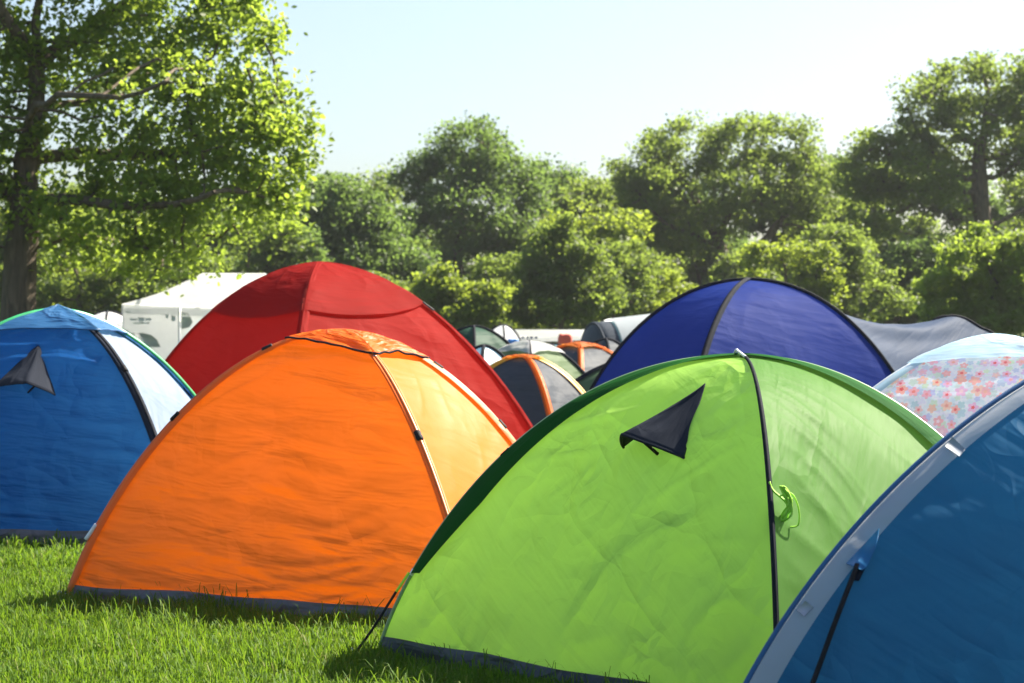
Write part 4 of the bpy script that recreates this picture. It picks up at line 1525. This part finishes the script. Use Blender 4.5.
def inside(X, Y, margin=-.03):
    r = np.zeros(len(X), bool)
    for d in tents:
        c, s = math.cos(d.yaw), math.sin(d.yaw)
        x = (X - d.c[0]) * c + (Y - d.c[1]) * s
        y = -(X - d.c[0]) * s + (Y - d.c[1]) * c
        sx = np.where(x < 0, np.where(y < 0, d.prof[0][2], d.prof[3][2]), np.where(y < 0, d.prof[1][2], d.prof[2][2]))
        r |= (np.abs(x) < d.a * sx + margin) & (np.abs(y) < d.b * sx + margin)
    return r


def blades(n, x0, x1, y0, y1, h, w, rng, clump=.5):
    X = rng.random(n) * (x1 - x0) + x0
    Y = y0 + (y1 - y0) * rng.random(n) ** 1.25
    # tufts
    X += .05 * pn(X * 4, Y * 4, 3)
    Y += .05 * pn(X * 4 + 7, Y * 4, 5)
    k = ~inside(X, Y)
    X, Y = X[k], Y[k]
    n = len(X)
    patch = np.clip(.75 + .55 * pn(X * 1.6, Y * 1.6, 8) + .35 * pn(X * 6, Y * 6, 9), .3, 1.6)
    hh = h * patch * (.55 + .8 * rng.random(n) ** 1.5)
    a = rng.random(n) * 2 * np.pi + 0
    lean = (.15 + .85 * rng.random(n) ** 1.3) * hh * .9
    wind = 1.6 * pn(X * 2.2, Y * 2.2, 12)
    la = a + wind
    dx, dy = np.cos(la) * lean, np.sin(la) * lean
    fx, fy = -np.sin(a + rng.normal(size=n) * .6), np.cos(a + rng.normal(size=n) * .6)
    ww = w * (.6 + .7 * rng.random(n))
    base = np.stack([X, Y, np.full(n, -.004)], 1)
    side = np.stack([fx, fy, np.zeros(n)], 1)
    m1 = base + np.stack([dx * .28, dy * .28, hh * .55], 1)
    m2 = base + np.stack([dx * .62, dy * .62, hh * .86], 1)
    tip = base + np.stack([dx * 1.1, dy * 1.1, hh * (1.0 - .25 * rng.random(n))], 1)
    s = side * ww[:, None] * .5
    V = np.stack([base - s, base + s, m1 - s * .95, m1 + s * .95, m2 - s * .65, m2 + s * .65, tip], 1).reshape(-1, 3)
    e = np.arange(n)[:, None] * 7
    quads = np.concatenate([e + np.array([[0, 1, 3, 2]]), e + np.array([[2, 3, 5, 4]])], 1).reshape(-1, 4)
    tris = (e + np.array([[4, 5, 6]])).reshape(-1, 3)
    return V, quads, tris


def blade_mesh(sets):
    Vs, lo, st, off, pos = [], [], [], 0, 0
    for V, q, t in sets:
        Vs.append(V)
        lo.append((q + off).ravel())
        st.append(pos + np.arange(len(q)) * 4)
        pos += q.size
        lo.append((t + off).ravel())
        st.append(pos + np.arange(len(t)) * 3)
        pos += t.size
        off += len(V)
    V = np.concatenate(Vs).astype(np.float32)
    lo = np.concatenate(lo).astype(np.int32)
    st = np.concatenate(st).astype(np.int32)
    me = bpy.data.meshes.new('grass')
    me.vertices.add(len(V))
    me.vertices.foreach_set('co', V.ravel())
    me.loops.add(len(lo))
    me.loops.foreach_set('vertex_index', lo)
    me.polygons.add(len(st))
    me.polygons.foreach_set('loop_start', st)
    me.update(calc_edges=True)
    return me


rgb_ = np.random.default_rng(3)
sets = [blades(190000, -3.4, .9, 8.2, 14.5, .066, .0052, rgb_),
        blades(16000, -3.2, .9, 8.2, 12.5, .12, .0055, rgb_),
        blades(45000, -6.5, -3.2, 8.2, 20, .09, .008, rgb_),
        blades(60000, -3.4, 6.5, 13.5, 26, .09, .010, rgb_),
        blades(30000, .9, 4.5, 5.0, 12, .085, .008, rgb_),
        blades(45000, -12, -6, 9, 30, .10, .014, rgb_),
        blades(45000, 4.5, 11, 7, 30, .10, .014, rgb_)]
go = link('grass', blade_mesh(sets), grass_mat())
go['kind'] = 'stuff'
go['label'] = 'short lush green lawn grass growing round the tents'
go['category'] = 'grass'

# ------------------------------------------------------------------ light air between the camp and the trees
def haze_box():
    m, nt, out = new_mat('haze')
    v = N(nt, 'ShaderNodeVolumePrincipled')
    v.inputs['Color'].default_value = (.92, .95, 1.0, 1)
    v.inputs['Density'].default_value = .0002
    v.inputs['Anisotropy'].default_value = .45
    nt.links.new(v.outputs[0], out.inputs['Volume'])
    V = np.array([[x, y, z] for z in (-1.0, 30.0) for y in (-60.0, 200.0) for x in (-90.0, 90.0)])
    f = [[0, 2, 3, 1], [4, 5, 7, 6], [0, 1, 5, 4], [2, 6, 7, 3], [0, 4, 6, 2], [1, 3, 7, 5]]
    h = link('haze', mesh_np('haze', V, f, False), m)
    h['kind'] = 'stuff'
    h['label'] = 'thin pale summer haze in the air over the camp'
    h['category'] = 'haze'


haze_box()

# ------------------------------------------------------------------ light, sky, camera
S_dir = Vector((math.sin(rad(SUN_AZ)) * math.cos(rad(SUN_EL)), math.cos(rad(SUN_AZ)) * math.cos(rad(SUN_EL)), math.sin(rad(SUN_EL))))
sl = bpy.data.lights.new('sun', 'SUN')
sl.energy = 5.0
sl.angle = rad(.55)
sl.color = (1.0, .91, .76)
so = bpy.data.objects.new('sun', sl)
COL.objects.link(so)
so.rotation_euler = S_dir.to_track_quat('Z', 'Y').to_euler()
so.location = (20, 20, 30)

w = bpy.data.worlds.new('World')
scene.world = w
w.use_nodes = True
nt = w.node_tree
nt.nodes.clear()
sky = nt.nodes.new('ShaderNodeTexSky')
sky.sky_type = 'NISHITA'
sky.sun_disc = False
sky.sun_elevation = rad(SUN_EL)
sky.sun_rotation = rad(SUN_AZ)
sky.air_density = 1.0
sky.dust_density = 2.0
sky.ozone_density = 2.0
bg = nt.nodes.new('ShaderNodeBackground')
bg.inputs['Strength'].default_value = .055
wo = nt.nodes.new('ShaderNodeOutputWorld')
nt.links.new(sky.outputs[0], bg.inputs[0])
nt.links.new(bg.outputs[0], wo.inputs[0])

cam = bpy.data.cameras.new('camera')
cam.sensor_width = 36
cam.lens = F * 36 / 1024
cam.clip_end = 6000
cam.dof.use_dof = True
cam.dof.focus_distance = 9.9
cam.dof.aperture_fstop = 6.3
co = bpy.data.objects.new('camera', cam)
COL.objects.link(co)
co.location = (0, 0, EYE)
co.rotation_euler = (rad(90), 0, 0)
scene.camera = co

vs = scene.view_settings
vs.view_transform = 'Standard'
vs.look = 'None'
vs.exposure = 1.85
vs.gamma = 1
vs.use_curve_mapping = False
scene.cycles.use_denoising = True
scene.cycles.max_bounces = 10
scene.cycles.transmission_bounces = 6
scene.cycles.transparent_max_bounces = 8
scene.cycles.sample_clamp_indirect = 6
